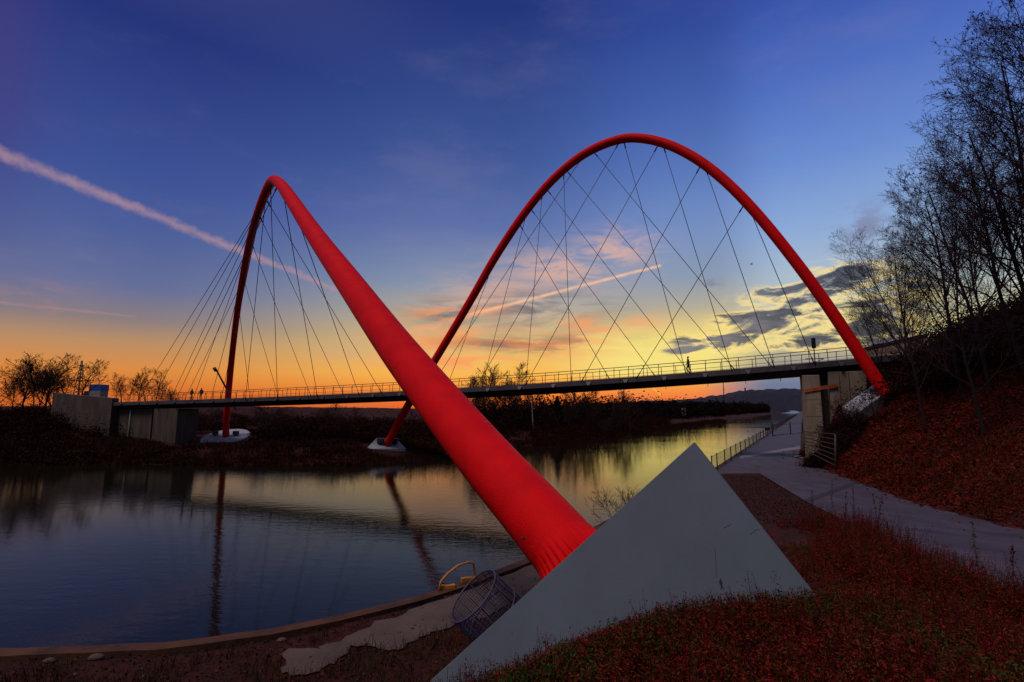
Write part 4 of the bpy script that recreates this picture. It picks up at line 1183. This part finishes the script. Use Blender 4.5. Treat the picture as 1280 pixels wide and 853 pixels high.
for _ in range(120):
    px = rg.uniform(1009, 1072); Y = rg.uniform(41, 44.5) if px > 1035 else rg.uniform(43.5, 45.6); X = (px - 640) / 640 * Y
    z = gz(X, Y); h = rg.uniform(.5, 1.5) + (.7 if px > 1040 else 0); m = 260
    q = rg.normal(size=(m, 3)) * np.array([.5, .5, .45 * h]); q[:, 2] = np.abs(q[:, 2])
    Ps.append(q + np.array([X, Y, z])); Sz.append(np.full(m, .07))
for _ in range(520):
    Y = rg.uniform(21, 44); X = float(edge_x(RE, Y)) + rg.uniform(14, 34); z = gz(X, Y); h = rg.uniform(2.0, 4.5); m = 190
    q = rg.normal(size=(m, 3)) * np.array([.9, .9, .36 * h]); q[:, 2] = np.abs(q[:, 2])
    Ps.append(q + np.array([X, Y, z])); Sz.append(np.full(m, .09))
scatter_obj('slope_undergrowth', leaf_mesh('slope_undergrowth', np.concatenate(Ps), np.concatenate(Sz), [(.024, .009, .009), (.036, .010, .008), (.052, .011, .008), (.018, .008, .008), (.024, .016, .008)], rg), 'dark tangled brush under the trees on the right slope', 'undergrowth')

# foreground weeds: stems with small leaves
def weeds(n, xr_, yr_, hfun, keep, cols, leafs, per, seed, stem=True):
    rg = np.random.RandomState(seed)
    u_ = rg.rand(n); Y = yr_[0] * (yr_[1] / yr_[0]) ** u_; X = Y * rg.uniform(*xr_, n); k = keep(X, Y); X, Y = X[k], Y[k]; n = len(X)
    z = ground(X, Y); H = hfun(X, Y, rg)
    lean = rg.normal(0, .22, (n, 2))
    f = rg.rand(n, per) ** .8
    P = np.stack([X[:, None] + lean[:, :1] * H[:, None] * f + rg.normal(0, .03, (n, per)) * (1.2 - f * .7), Y[:, None] + lean[:, 1:] * H[:, None] * f + rg.normal(0, .03, (n, per)) * (1.2 - f * .7), z[:, None] + H[:, None] * f], -1).reshape(-1, 3)
    s = (leafs * (1.15 - .6 * f)).ravel()
    base_c = np.array(cols)[rg.randint(0, len(cols), n)]
    a = rg.normal(size=(len(P), 3)); a[:, 2] = np.abs(a[:, 2]) * .6; a /= np.linalg.norm(a, axis=1)[:, None]; b = rg.normal(size=(len(P), 3)); b -= a * (a * b).sum(1)[:, None]; b /= np.linalg.norm(b, axis=1)[:, None]
    ss = (s * rg.uniform(.6, 1.4, len(P)))[:, None]
    V = np.stack([P, P + a * ss + b * ss * .38, P + a * ss * 2, P + a * ss - b * ss * .38], 1).reshape(-1, 3)
    C = np.repeat(np.repeat(base_c, per, 0) * rg.uniform(.55, 1.35, (len(P), 1)), 4, 0)
    if stem:
        top = np.stack([X + lean[:, 0] * H, Y + lean[:, 1] * H, z + H], 1); bot = np.stack([X, Y, z - .03], 1); w = rg.normal(size=(n, 3)); w[:, 2] = 0; w /= np.linalg.norm(w, axis=1)[:, None]; w *= .004
        V2 = np.stack([bot - w, bot + w, top + w * .4, top - w * .4], 1).reshape(-1, 3); V = np.concatenate([V, V2]); C = np.concatenate([C, np.repeat(base_c * .6, 4, 0)])
    me = np_mesh('weeds', V, np.arange(len(V)).reshape(-1, 4), C); me.materials.append(M['leaf']); return me
wp = np.array([P1[:2], P2[:2], P3[:2]])
bnx = np.array([fn[0], fn[1]]); bnx /= np.linalg.norm(bnx)
def keep_fg(X, Y):
    dq = sdist(np.stack([X, Y], 1), Q, True)
    side = (X - P2[0]) * bnx[0] + (Y - P2[1]) * bnx[1]
    xi = edge_x(LE, Y)
    mound = (Y < 24) & (X < xi - .05 - .5 * np.maximum(0, vnoise(X, Y, 1.3, 9))) & (dq > 2.6)
    # keep clear of the block itself
    along = (X > P3[0] - .8) & (X < P2[0] + .2)
    infr = side > .05
    blocked = along & (~infr) & (Y < 10.5)
    bas = ((X - top_c[0]) ** 2 + (Y - top_c[1]) ** 2) < .7 ** 2
    pxs = 640 + 640 * X / np.maximum(Y, .1)
    left_low = (pxs < 560) & (dq < 4.2)
    gravelly = (Y > 13) & (vnoise(X, Y, 1.0, 3) < .12)
    return mound & ~blocked & (Y > 2.4) & ~bas & ~left_low & ~gravelly
def h_fg(X, Y, rg):
    edge = np.exp(-np.maximum(0, edge_x(LE, Y) - X - .1) / .9)
    patch = vnoise(X, Y, .9, 21) + .5
    tuft = (vnoise(X, Y, .45, 41) > .18) * .22
    return (.07 + .30 * patch * rg.rand(len(X)) + tuft * rg.rand(len(X)) + edge * (.40 + .45 * (Y > 7) * (Y < 17)) * rg.rand(len(X)) ** 2.2 * (patch > .38)) * np.clip(Y / 4.5, .55, 1.1)
wc = [(.20, .013, .013), (.15, .011, .012), (.27, .024, .017), (.11, .028, .012), (.06, .012, .011), (.17, .040, .014), (.06, .055, .013)]
scatter_obj('weeds', weeds(52000, (-1.05, 1.15), (2.6, 24), h_fg, keep_fg, wc, .019, 12, 101), 'dry dark red weeds covering the foreground mound', 'weeds')
def keep_edge(X, Y):
    d_ = edge_x(LE, Y) - X; pxs = 640 + 640 * X / Y
    return (d_ > .05) & (d_ < 2.6) & (vnoise(X, Y, .7, 71) + .32 * np.exp(-((pxs - 1050) / 60) ** 2) > .14)
scatter_obj('tall_weeds', weeds(34000, (.45, 1.05), (6.0, 17), lambda X, Y, r: (.18 + .62 * r.rand(len(X)) ** 1.6) * np.clip(Y / 11, .6, 1.1), keep_edge, wc, .024, 16, 104), 'clumps of tall dry red weeds overhanging the near edge of the path', 'weeds')
def keep_gr(X, Y): return keep_fg(X, Y) & (vnoise(X, Y, 1.1, 33) + .5 * np.exp(-(((X - 2.4) / 1.6) ** 2 + ((Y - 5.6) / .9) ** 2)) + .2 * (X < .6) * (Y < 6.0) > .23)
gc = [(.035, .065, .010), (.025, .045, .010), (.055, .07, .014)]
scatter_obj('green_leaves', weeds(26000, (-1.0, 1.0), (2.6, 14), lambda X, Y, r: .09 + .17 * r.rand(len(X)) ** 2, keep_gr, gc, .026, 9, 102), 'patches of green ground leaves among the red weeds', 'ground cover')
# grass tufts beside the apron and along the quay
def grass(n, xr_, yr_, keep, seed, hh=.28, gcol=((.05, .045, .012), (.035, .042, .012), (.07, .035, .014), (.09, .025, .014)), wid=.006):
    rg = np.random.RandomState(seed); X = rg.uniform(*xr_, n); Y = rg.uniform(*yr_, n); k = keep(X, Y); X, Y = X[k], Y[k]; n = len(X); z = ground(X, Y)
    H = hh * rg.uniform(.4, 1.2, n); l = rg.normal(0, .10, (n, 2)); w = rg.normal(size=(n, 3)); w[:, 2] = 0; w /= np.linalg.norm(w, axis=1)[:, None]; w *= wid
    b = np.stack([X, Y, z], 1); m = b + np.stack([l[:, 0] * .4, l[:, 1] * .4, H * .6], 1); t = b + np.stack([l[:, 0], l[:, 1], H], 1)
    V = np.stack([b - w, b + w, m + w * .8, m - w * .8], 1).reshape(-1, 3); V2 = np.stack([m - w * .8, m + w * .8, t + w * .1, t - w * .1], 1).reshape(-1, 3)
    C = np.array(gcol)[rg.randint(0, len(gcol), n)] * rg.uniform(.6, 1.3, (n, 1)); C = np.repeat(C, 4, 0)
    me = np_mesh('grass', np.concatenate([V, V2]), np.arange(n * 8).reshape(-1, 4), np.concatenate([C, C])); me.materials.append(M['leaf']); return me
apx = np.array([p[:2] for p in apw])
def inpoly(X, Y, poly):
    r = np.zeros(len(X), bool); j = len(poly) - 1
    for i in range(len(poly)):
        a, b = poly[i], poly[j]
        c = ((a[1] > Y) != (b[1] > Y)) & (X < (b[0] - a[0]) * (Y - a[1]) / (b[1] - a[1] + 1e-12) + a[0]); r ^= c; j = i
    return r
def keep_q(X, Y):
    dq = sdist(np.stack([X, Y], 1), Q, True); bas = ((X - top_c[0]) ** 2 + (Y - top_c[1]) ** 2) < .55 ** 2
    return (dq > .75) & (dq < 5.8) & ~inpoly(X, Y, apx) & ~bas & (vnoise(X, Y, .8, 5) + .25 * (dq > 2.2) > .02) & (Y < 24) & (X < edge_x(LE, Y) - 2)
def keep_slope(X, Y):
    return (X > edge_x(RE, Y) + .15) & (vnoise(X, Y, 2.2, 61) + .2 * rg.rand(len(X)) > -.05)
_g = grass(110000, (14, 46), (9, 46), keep_slope, 107, .26, ((.10, .020, .010), (.14, .028, .012), (.07, .030, .010), (.05, .040, .010), (.16, .016, .010)), .016)
def keep_far(X, Y):
    df = sdist(np.stack([X, Y], 1), FB, False); pxs = 640 + 640 * X / Y
    return (df > .2) & (df < 16) & (vnoise(X, Y, 3.0, 63) + .3 * rg.rand(len(X)) > -.1) & (((X + 45.5) / 6.0) ** 2 + ((Y - 80) / 9.0) ** 2 > 1) & (((X + 17) / 3.2) ** 2 + ((Y - 69.5) / 2.6) ** 2 > 1)
_f = grass(120000, (-75, 12), (58, 86), keep_far, 108, .55, ((.05, .018, .008), (.07, .022, .010), (.035, .024, .008), (.028, .030, .008), (.09, .016, .010)), .035)
scatter_obj('bank_grass', _f, 'dead brown and olive grass on the far bank around the white footings', 'grass')
scatter_obj('dry_grass', _g, 'rusty dry grass growing through the fallen leaves on the right slope', 'grass')
scatter_obj('grass', grass(60000, (-16, 6), (5, 20), keep_q, 103), 'rough brown and green grass along the quay apron', 'grass')
n = 30000
X = rg.uniform(gw[:, 0].min() - 1, gw[:, 0].max(), n); Y = rg.uniform(gw[:, 1].min() - 1.5, gw[:, 1].max(), n)
k = inpoly(X, Y, gw) | (rg.rand(n) < .15); k &= X < edge_x(LE, Y); X, Y = X[k], Y[k]
me = leaf_mesh('gravel', np.stack([X, Y, ground(X, Y) + .01 + rg.rand(len(X)) * .02], 1), rg.uniform(.012, .04, len(X)), [(.035, .026, .030), (.02, .014, .016), (.06, .045, .05), (.05, .014, .012), (.012, .009, .010)], rg, flat=.3)
scatter_obj('gravel', me, 'dark loose gravel between the wedge and the grey path', 'gravel')
n = 26000
Y = rg.uniform(5, 17, n); X = rg.uniform(-17, 4, n); dq = sdist(np.stack([X, Y], 1), Q, True)
k = (dq > .4) & (dq < 7.5) & (~inpoly(X, Y, apx) | (rg.rand(n) < .12)) & (((X - top_c[0]) ** 2 + (Y - top_c[1]) ** 2) > .5 ** 2)
X, Y = X[k], Y[k]; z = ground(X, Y)
me = leaf_mesh('shore_litter', np.stack([X, Y, z + .015 + rg.rand(len(X)) * .04], 1), rg.uniform(.012, .05, len(X)), [(.09, .014, .010), (.05, .012, .009), (.12, .03, .012), (.03, .012, .008), (.02, .008, .006), (.10, .06, .03)], rg, flat=.5)
scatter_obj('shore_litter', me, 'dead leaves and bits strewn along the near shore', 'leaf litter')
for i, (px, py, sz) in enumerate(((352, 800, .09), (388, 828, .07), (497, 791, .08), (62, 826, .10), (120, 822, .13), (432, 770, .07))):
    p = onz(px, py, QZ + .03); mb = MB(); V = []; r3 = np.random.RandomState(900 + i); nn = 9
    for a, (h, r_) in enumerate(((-.2, .8), (.45, .8), (1.0, .45))):
        for k_ in range(nn):
            t = 2 * math.pi * k_ / nn; q = r_ * sz * r3.uniform(.8, 1.15); V.append((q * 1.5 * math.cos(t), q * .9 * math.sin(t), h * sz * .6))
    Fs = [tuple(range(nn))[::-1], tuple(range(2 * nn, 3 * nn))]
    for a in range(2):
        for k_ in range(nn): Fs.append((a * nn + k_, a * nn + (k_ + 1) % nn, (a + 1) * nn + (k_ + 1) % nn, (a + 1) * nn + k_))
    mb.add(V, Fs, True); o = mb.build('stone', M['quay']); o.location = (p[0], p[1], gz(p[0], p[1]) + .01)
    tag(o, ['small stone on the dirt just above the pale apron', 'small stone at the lower tip of the pale apron', 'stone on the middle of the pale apron', 'leftmost pale stone by the quay edge', 'broad pale stone near the left end of the quay edge', 'small stone between apron and quay edge'][i], 'stone', 'stones on the near shore')
# tall single weed stalks against the path
stalks = [(1016, 668, .55), (1040, 650, .5), (1056, 690, .75), (1068, 672, .6), (1088, 702, .85), (1102, 690, .7), (1128, 716, .6), (1226, 742, .85), (1268, 752, .7), (688, 800, .28), (718, 806, .35), (612, 838, .35), (650, 826, .25), (760, 790, .28)]
lab = ['first dry red weed stalk from the wedge beside the path', 'second dry weed stalk, short, before the dark strip', 'third weed stalk, tall, at the path edge', 'fourth weed stalk, thin, at the path edge', 'tallest dry weed stalk standing over the grey path', 'weed stalk right behind the tallest one at the path', 'lone weed stalk right of the tall group', 'green tinged weed standing alone over the path on the far right', 'last weed at the right edge of the path',
       'small sprig before the lower middle of the wedge face', 'leafy sprig left of centre before the wedge face', 'bare sprig over the lowest tip of the wedge', 'low sprig near the lowest tip of the wedge', 'sprig before the middle of the wedge face']
for i, ((px, py, hh), lb) in enumerate(zip(stalks, lab)):
    p = None
    for Y in np.linspace(3.5, 30, 800):
        q = at(px, py, Y)
        if q[2] <= gz(q[0], Y): p = q; break
    if p is None: continue
    r2 = np.random.RandomState(500 + i); k = 60
    f = r2.rand(k) ** .7
    ln = r2.normal(0, .10, 2)
    root = empty('weed_stalk', (p[0], p[1], p[2] - .03), lb, 'weed', 'tall weeds by the path and wedge')
    hw = hh * (p[1] / 6.5 if py < 780 else 1)
    mb = MB(); mb.tube([(0, 0, -.05), (ln[0] * hw * .5, ln[1] * hw * .5, hw * .5), (ln[0] * hw, ln[1] * hw, hw)], [.006, .005, .002], 5)
    for b_ in range(5):
        z0 = hw * r2.uniform(.25, .75); a = r2.rand() * 6.28; mb.tube([(ln[0] * z0, ln[1] * z0, z0), (ln[0] * z0 + .07 * math.cos(a), ln[1] * z0 + .07 * math.sin(a), z0 + hw * .18)], .003, 4)
    mb.build('stem', M['twig'], root)
    P = np.stack([ln[0] * hw * f + r2.normal(0, .03, k) * (1.3 - f), ln[1] * hw * f + r2.normal(0, .03, k) * (1.3 - f), hw * f], 1)
    me = leaf_mesh('leaves', P, np.full(k, .024), [(.05, .06, .014), (.08, .04, .012)] if 'green' in lb or 'leafy' in lb else [(.12, .016, .012), (.09, .013, .012), (.06, .02, .012)], r2)
    link(bpy.data.objects.new('leaves', me), root)

# ------------------------------------------------------------------ sky
def srgb(c): return tuple(((x / 255) / 12.92 if x / 255 <= .04045 else ((x / 255 + .055) / 1.055) ** 2.4) for x in c)
FILL_AZ, FILL_EL = 230.0, 61.0
world = bpy.data.worlds.new('World'); scene.world = world; world.use_nodes = True
nt = world.node_tree; nt.nodes.clear(); N = nt.nodes; LK = nt.links
def sock(node_in, v):
    if isinstance(v, (int, float)): node_in.default_value = v
    else: LK.new(v, node_in)
def Mt(op, a, b=0.0, c=None, clamp=False):
    n = N.new('ShaderNodeMath'); n.operation = op; n.use_clamp = clamp; sock(n.inputs[0], a); sock(n.inputs[1], b)
    if c is not None: sock(n.inputs[2], c)
    return n.outputs[0]
def SM(x, a, b):
    n = N.new('ShaderNodeMapRange'); n.interpolation_type = 'SMOOTHSTEP'; n.inputs[1].default_value = a; n.inputs[2].default_value = b; sock(n.inputs[0], x)
    return n.outputs[0]
def MX(f, a, b, mode='MIX'):
    n = N.new('ShaderNodeMix'); n.data_type = 'RGBA'; n.blend_type = mode; sock(n.inputs[0], f)
    for i, v in ((6, a), (7, b)):
        if isinstance(v, tuple): n.inputs[i].default_value = (*v, 1)
        else: LK.new(v, n.inputs[i])
    return n.outputs[2]
tc = N.new('ShaderNodeTexCoord'); DIR = tc.outputs['Generated']
sp = N.new('ShaderNodeSeparateXYZ'); LK.new(DIR, sp.inputs[0]); dx, dy, dz_ = sp.outputs
EL = Mt('MULTIPLY', Mt('ARCSINE', dz_), 57.29578); AZ = Mt('MULTIPLY', Mt('ARCTAN2', dx, dy), 57.29578)
def ramp(stops):
    n = N.new('ShaderNodeValToRGB'); n.color_ramp.interpolation = 'B_SPLINE' if False else 'EASE'
    n.color_ramp.interpolation = 'LINEAR'
    t = Mt('DIVIDE', Mt('ADD', EL, 10.0), 100.0, clamp=True); LK.new(t, n.inputs[0])
    cr = n.color_ramp
    for i, (e, c) in enumerate(stops):
        pos = (e + 10) / 100
        if i < 2: el = cr.elements[i]; el.position = pos
        else: el = cr.elements.new(pos)
        el.color = (*srgb(c), 1)
    return n.outputs[0]
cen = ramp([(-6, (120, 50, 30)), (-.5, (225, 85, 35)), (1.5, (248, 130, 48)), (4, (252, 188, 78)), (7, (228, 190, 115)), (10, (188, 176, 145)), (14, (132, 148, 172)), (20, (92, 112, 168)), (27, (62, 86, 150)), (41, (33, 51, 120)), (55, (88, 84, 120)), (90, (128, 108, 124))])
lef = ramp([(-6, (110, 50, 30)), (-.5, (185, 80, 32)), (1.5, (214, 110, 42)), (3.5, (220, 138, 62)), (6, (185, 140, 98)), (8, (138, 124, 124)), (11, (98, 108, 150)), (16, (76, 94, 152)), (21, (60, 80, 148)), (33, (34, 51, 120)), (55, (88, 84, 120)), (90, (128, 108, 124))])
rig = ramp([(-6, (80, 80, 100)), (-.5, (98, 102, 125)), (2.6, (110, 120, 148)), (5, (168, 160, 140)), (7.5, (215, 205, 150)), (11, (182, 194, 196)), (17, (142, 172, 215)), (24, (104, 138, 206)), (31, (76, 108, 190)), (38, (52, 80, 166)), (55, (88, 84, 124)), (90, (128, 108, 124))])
bak = ramp([(-6, (60, 50, 50)), (-.5, (72, 60, 66)), (4, (80, 72, 78)), (10, (76, 73, 88)), (20, (76, 78, 100)), (35, (80, 82, 114)), (55, (96, 90, 122)), (90, (128, 108, 124))])  # all ramps: unseen overhead sky brightened, added to light ground and tube
yel = MX(Mt('MULTIPLY', SM(AZ, 2, 14), Mt('MULTIPLY', SM(EL, 2.2, 4.5), SM(EL, 11, 6))), cen, srgb((246, 226, 128)))
yel = MX(Mt('MULTIPLY', .55, Mt('MULTIPLY', SM(AZ, -2, 20), SM(EL, 10, 22))), yel, rig)
c = MX(SM(AZ, -38, -4), lef, yel)
c = MX(SM(Mt('SUBTRACT', AZ, Mt('MULTIPLY', SM(EL, 2, 9), 2.5)), 19, 27), c, rig)
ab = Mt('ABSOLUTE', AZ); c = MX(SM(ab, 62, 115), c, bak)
# noise fields in direction space
def NZ(sx, sy, sz, scale, det=6, rough=.6, off=(0, 0, 0), dist=0.0):
    mp = N.new('ShaderNodeMapping'); mp.inputs['Scale'].default_value = (sx, sy, sz); mp.inputs['Location'].default_value = off; LK.new(DIR, mp.inputs[0])
    n = N.new('ShaderNodeTexNoise'); n.inputs['Scale'].default_value = scale; n.inputs['Detail'].default_value = det; n.inputs['Roughness'].default_value = rough; n.inputs['Distortion'].default_value = dist
    LK.new(mp.outputs[0], n.inputs['Vector']); return n.outputs[0]
def blob(az, el, sa, se):
    a = Mt('DIVIDE', Mt('SUBTRACT', AZ, az), sa); e = Mt('DIVIDE', Mt('SUBTRACT', EL, el), se)
    return Mt('EXPONENT', Mt('MULTIPLY', Mt('ADD', Mt('MULTIPLY', a, a), Mt('MULTIPLY', e, e)), -1.0))
def azel(px, py):
    d = ray(px, py); return math.degrees(math.atan2(d[0], d[1])), math.degrees(math.asin(d[2] / np.linalg.norm(d)))
def mxm(*v):
    r = v[0]
    for q in v[1:]: r = Mt('MAXIMUM', r, q)
    return r
def pblob(px, py, wx, wy):
    a, e = azel(px, py); k = math.cos(math.radians(a)); return blob(a, e, wx / 640 * 57.3 * k * k, wy / 640 * 57.3 * k)
# high thin veils
veil = NZ(1, 1, 3.0, 2.2, 7, .62, (3, 1, 0))
c = MX(Mt('MULTIPLY', SM(veil, .50, .75), .16), c, srgb((150, 140, 170)))
c = MX(Mt('MULTIPLY', pblob(-10, 90, 75, 190), .6), c, srgb((70, 58, 122)))
# pink cirrus behind the right arch
ci = NZ(1.0, 1.0, 4.0, 9.0, 6, .6, (0, 2, 1), 1.2)
m = mxm(pblob(770, 312, 50, 22), pblob(700, 340, 75, 26), pblob(630, 370, 70, 28))
c = MX(Mt('MULTIPLY', Mt('MULTIPLY', m, SM(ci, .30, .60)), .85), c, srgb((222, 176, 158)))
# grey and orange banks low in the middle
lo = NZ(1, 1, 5.5, 5.5, 7, .6, (1, 0, 4), .6)
m = mxm(pblob(670, 388, 80, 26), pblob(560, 392, 50, 18), pblob(735, 425, 50, 10), pblob(650, 432, 80, 7))
c = MX(Mt('MULTIPLY', Mt('MULTIPLY', m, SM(lo, .36, .56)), .85), c, srgb((104, 100, 108)))
m = mxm(pblob(640, 430, 120, 18), pblob(560, 425, 70, 20), pblob(570, 452, 100, 11), pblob(760, 405, 60, 12), pblob(560, 400, 50, 20))
lo2 = NZ(1, 1, 6.5, 6.5, 6, .6, (5, 3, 0), .8)
c = MX(Mt('MULTIPLY', Mt('MULTIPLY', m, SM(lo2, .38, .58)), .9), c, srgb((250, 158, 96)))
c = MX(Mt('MULTIPLY', Mt('MULTIPLY', mxm(pblob(640, 428, 90, 7), pblob(700, 438, 70, 6)), SM(lo, .44, .6)), .7), c, srgb((160, 110, 85)))
# dark cloud bank on the right, lit gaps between
dk = NZ(1, 1, 3.2, 11.0, 9, .62, (2, 4, 1), .5)
m = mxm(pblob(1010, 372, 95, 22), pblob(1060, 350, 70, 26), pblob(980, 402, 95, 26), pblob(905, 428, 62, 15), pblob(1000, 430, 70, 16), pblob(1100, 400, 80, 60), pblob(870, 436, 34, 6))
cl = Mt('MULTIPLY', SM(Mt('ADD', dk, Mt('MULTIPLY', m, .22)), .60, .72), SM(m, .05, .3))
shade = NZ(1, 1, 3.0, 9.0, 6, .6, (7, 0, 0))
cc = MX(SM(shade, .36, .64), srgb((62, 64, 80)), srgb((118, 116, 128)))
rim = Mt('MULTIPLY', Mt('SUBTRACT', SM(Mt('ADD', dk, Mt('MULTIPLY', m, .24)), .50, .64), cl), Mt('MULTIPLY', SM(m, .12, .5), .8), clamp=True)
c = MX(rim, c, srgb((255, 226, 140)))
c = MX(Mt('MULTIPLY', cl, .93), c, cc)
# small puffs
pf = NZ(1, 1, 2.0, 26.0, 5, .6, (0, 0, 3))
m = mxm(pblob(1052, 290, 10, 12), pblob(1085, 285, 42, 26), pblob(890, 355, 14, 6))
c = MX(Mt('MULTIPLY', Mt('MULTIPLY', m, SM(pf, .40, .58)), .7), c, srgb((120, 122, 150)))
# vapour trails: arcs of great circles
def trail(p0, p1, w0, w1, col, amt, seed, rough=.5, fade0=.02, fade1=.03):
    a = ray(*p0); a /= np.linalg.norm(a); b = ray(*p1); b /= np.linalg.norm(b)
    n = np.cross(a, b); n /= np.linalg.norm(n); t = np.cross(n, a); L = math.atan2(b @ t, b @ a)
    def dot(v):
        q = N.new('ShaderNodeVectorMath'); q.operation = 'DOT_PRODUCT'; LK.new(DIR, q.inputs[0]); q.inputs[1].default_value = [float(x) for x in v]; return q.outputs['Value']
    ang = Mt('DIVIDE', Mt('ARCTAN2', dot(t), dot(a)), L)
    wob = Mt('MULTIPLY', Mt('SUBTRACT', NZ(1, 1, 1, 55, 5, .65, (seed, 0, 0)), .5), rough * w0 / 640 * 2.0)
    d = Mt('ABSOLUTE', Mt('ADD', dot(n), wob))
    wd = Mt('MULTIPLY_ADD', ang, (w1 - w0) / 640, w0 / 640)
    f = Mt('SUBTRACT', 1.0, Mt('DIVIDE', d, wd), clamp=True)
    f = Mt('MULTIPLY', SM(f, 0, 1.0), Mt('MULTIPLY', SM(ang, -fade0, fade0), SM(ang, 1 + fade1, 1 - fade1)))
    tex = NZ(1, 1, 1, 40, 4, .6, (seed + 3, 1, 0)); f = Mt('MULTIPLY', f, Mt('MULTIPLY_ADD', SM(tex, .3, .65), .45, .55))
    global c
    c = MX(Mt('MULTIPLY', f, amt), c, srgb(col))
trail((-160, 126), (430, 366), 9.5, 5.0, (178, 142, 150), .66, 1, .55, .02, .04)
trail((585, 394), (826, 332), 3.4, 2.9, (250, 196, 156), .9, 6, .35, .12, .01)
trail((520, 414), (640, 380), 9, 5, (250, 175, 125), .6, 8, .6, .3, .2)
trail((-60, 372), (170, 396), 2.6, 2.0, (170, 130, 135), .55, 11, .3)
trail((880, 421), (894, 441), 1.1, .9, (250, 242, 190), .6, 14, .2, .2, .1)
trail((815, 484), (826, 494), 1.3, 1.6, (255, 200, 80), .8, 16, .2, .2, .1)
trail((735, 447), (790, 474), 2.5, 2.0, (255, 214, 110), .6, 17, .3, .2, .1)
m = mxm(pblob(45, 365, 50, 12), pblob(65, 378, 12, 14)); c = MX(Mt('MULTIPLY', Mt('MULTIPLY', m, SM(ci, .4, .62)), .55), c, srgb((170, 125, 130)))
# physical sky as the ground tone of the dome
sky = N.new('ShaderNodeTexSky'); sky.sky_type = 'NISHITA'; sky.sun_disc = False; sky.sun_elevation = R(FILL_EL); sky.sun_rotation = R(FILL_AZ)
nis = N.new('ShaderNodeBackground'); LK.new(sky.outputs[0], nis.inputs[0]); nis.inputs[1].default_value = .0012
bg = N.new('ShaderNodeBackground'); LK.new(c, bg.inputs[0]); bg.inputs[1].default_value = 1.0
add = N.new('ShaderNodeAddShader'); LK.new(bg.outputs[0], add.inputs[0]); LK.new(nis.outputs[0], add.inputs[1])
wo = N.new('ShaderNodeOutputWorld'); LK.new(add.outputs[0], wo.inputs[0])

fill_sun = bpy.data.lights.new('fill_sun', 'SUN'); fill_sun.energy = 1.5; fill_sun.angle = R(18); fill_sun.color = (1.0, .80, .80)  # added high fill from behind the camera, not the low evening sun
so = bpy.data.objects.new('fill_sun', fill_sun); COL.objects.link(so)
sd = Vector((math.sin(R(FILL_AZ)) * math.cos(R(FILL_EL)), math.cos(R(FILL_AZ)) * math.cos(R(FILL_EL)), math.sin(R(FILL_EL))))
so.rotation_euler = sd.to_track_quat('Z', 'Y').to_euler(); so.location = (0, 0, 50)

# ------------------------------------------------------------------ camera and output
cam = bpy.data.cameras.new('camera'); cam.sensor_width = 36; cam.lens = 18.0; cam.clip_start = .1; cam.clip_end = 6000
co = bpy.data.objects.new('camera', cam); COL.objects.link(co); co.location = (0, 0, CH); co.rotation_euler = (math.pi / 2 + PITCH, 0, 0)
scene.camera = co
vs = scene.view_settings; vs.view_transform = 'Standard'; vs.look = 'None'; vs.exposure = 0; vs.gamma = 1; vs.use_curve_mapping = False
scene.render.engine = 'CYCLES'
scene.cycles.use_denoising = True
scene.cycles.max_bounces = 6
print('deck length', DL, 'arch A z', [round(float(fA(t)[2]), 1) for t in np.linspace(0, 1, 9)], 'B', [round(float(fB(t)[2]), 1) for t in np.linspace(0, 1, 9)])
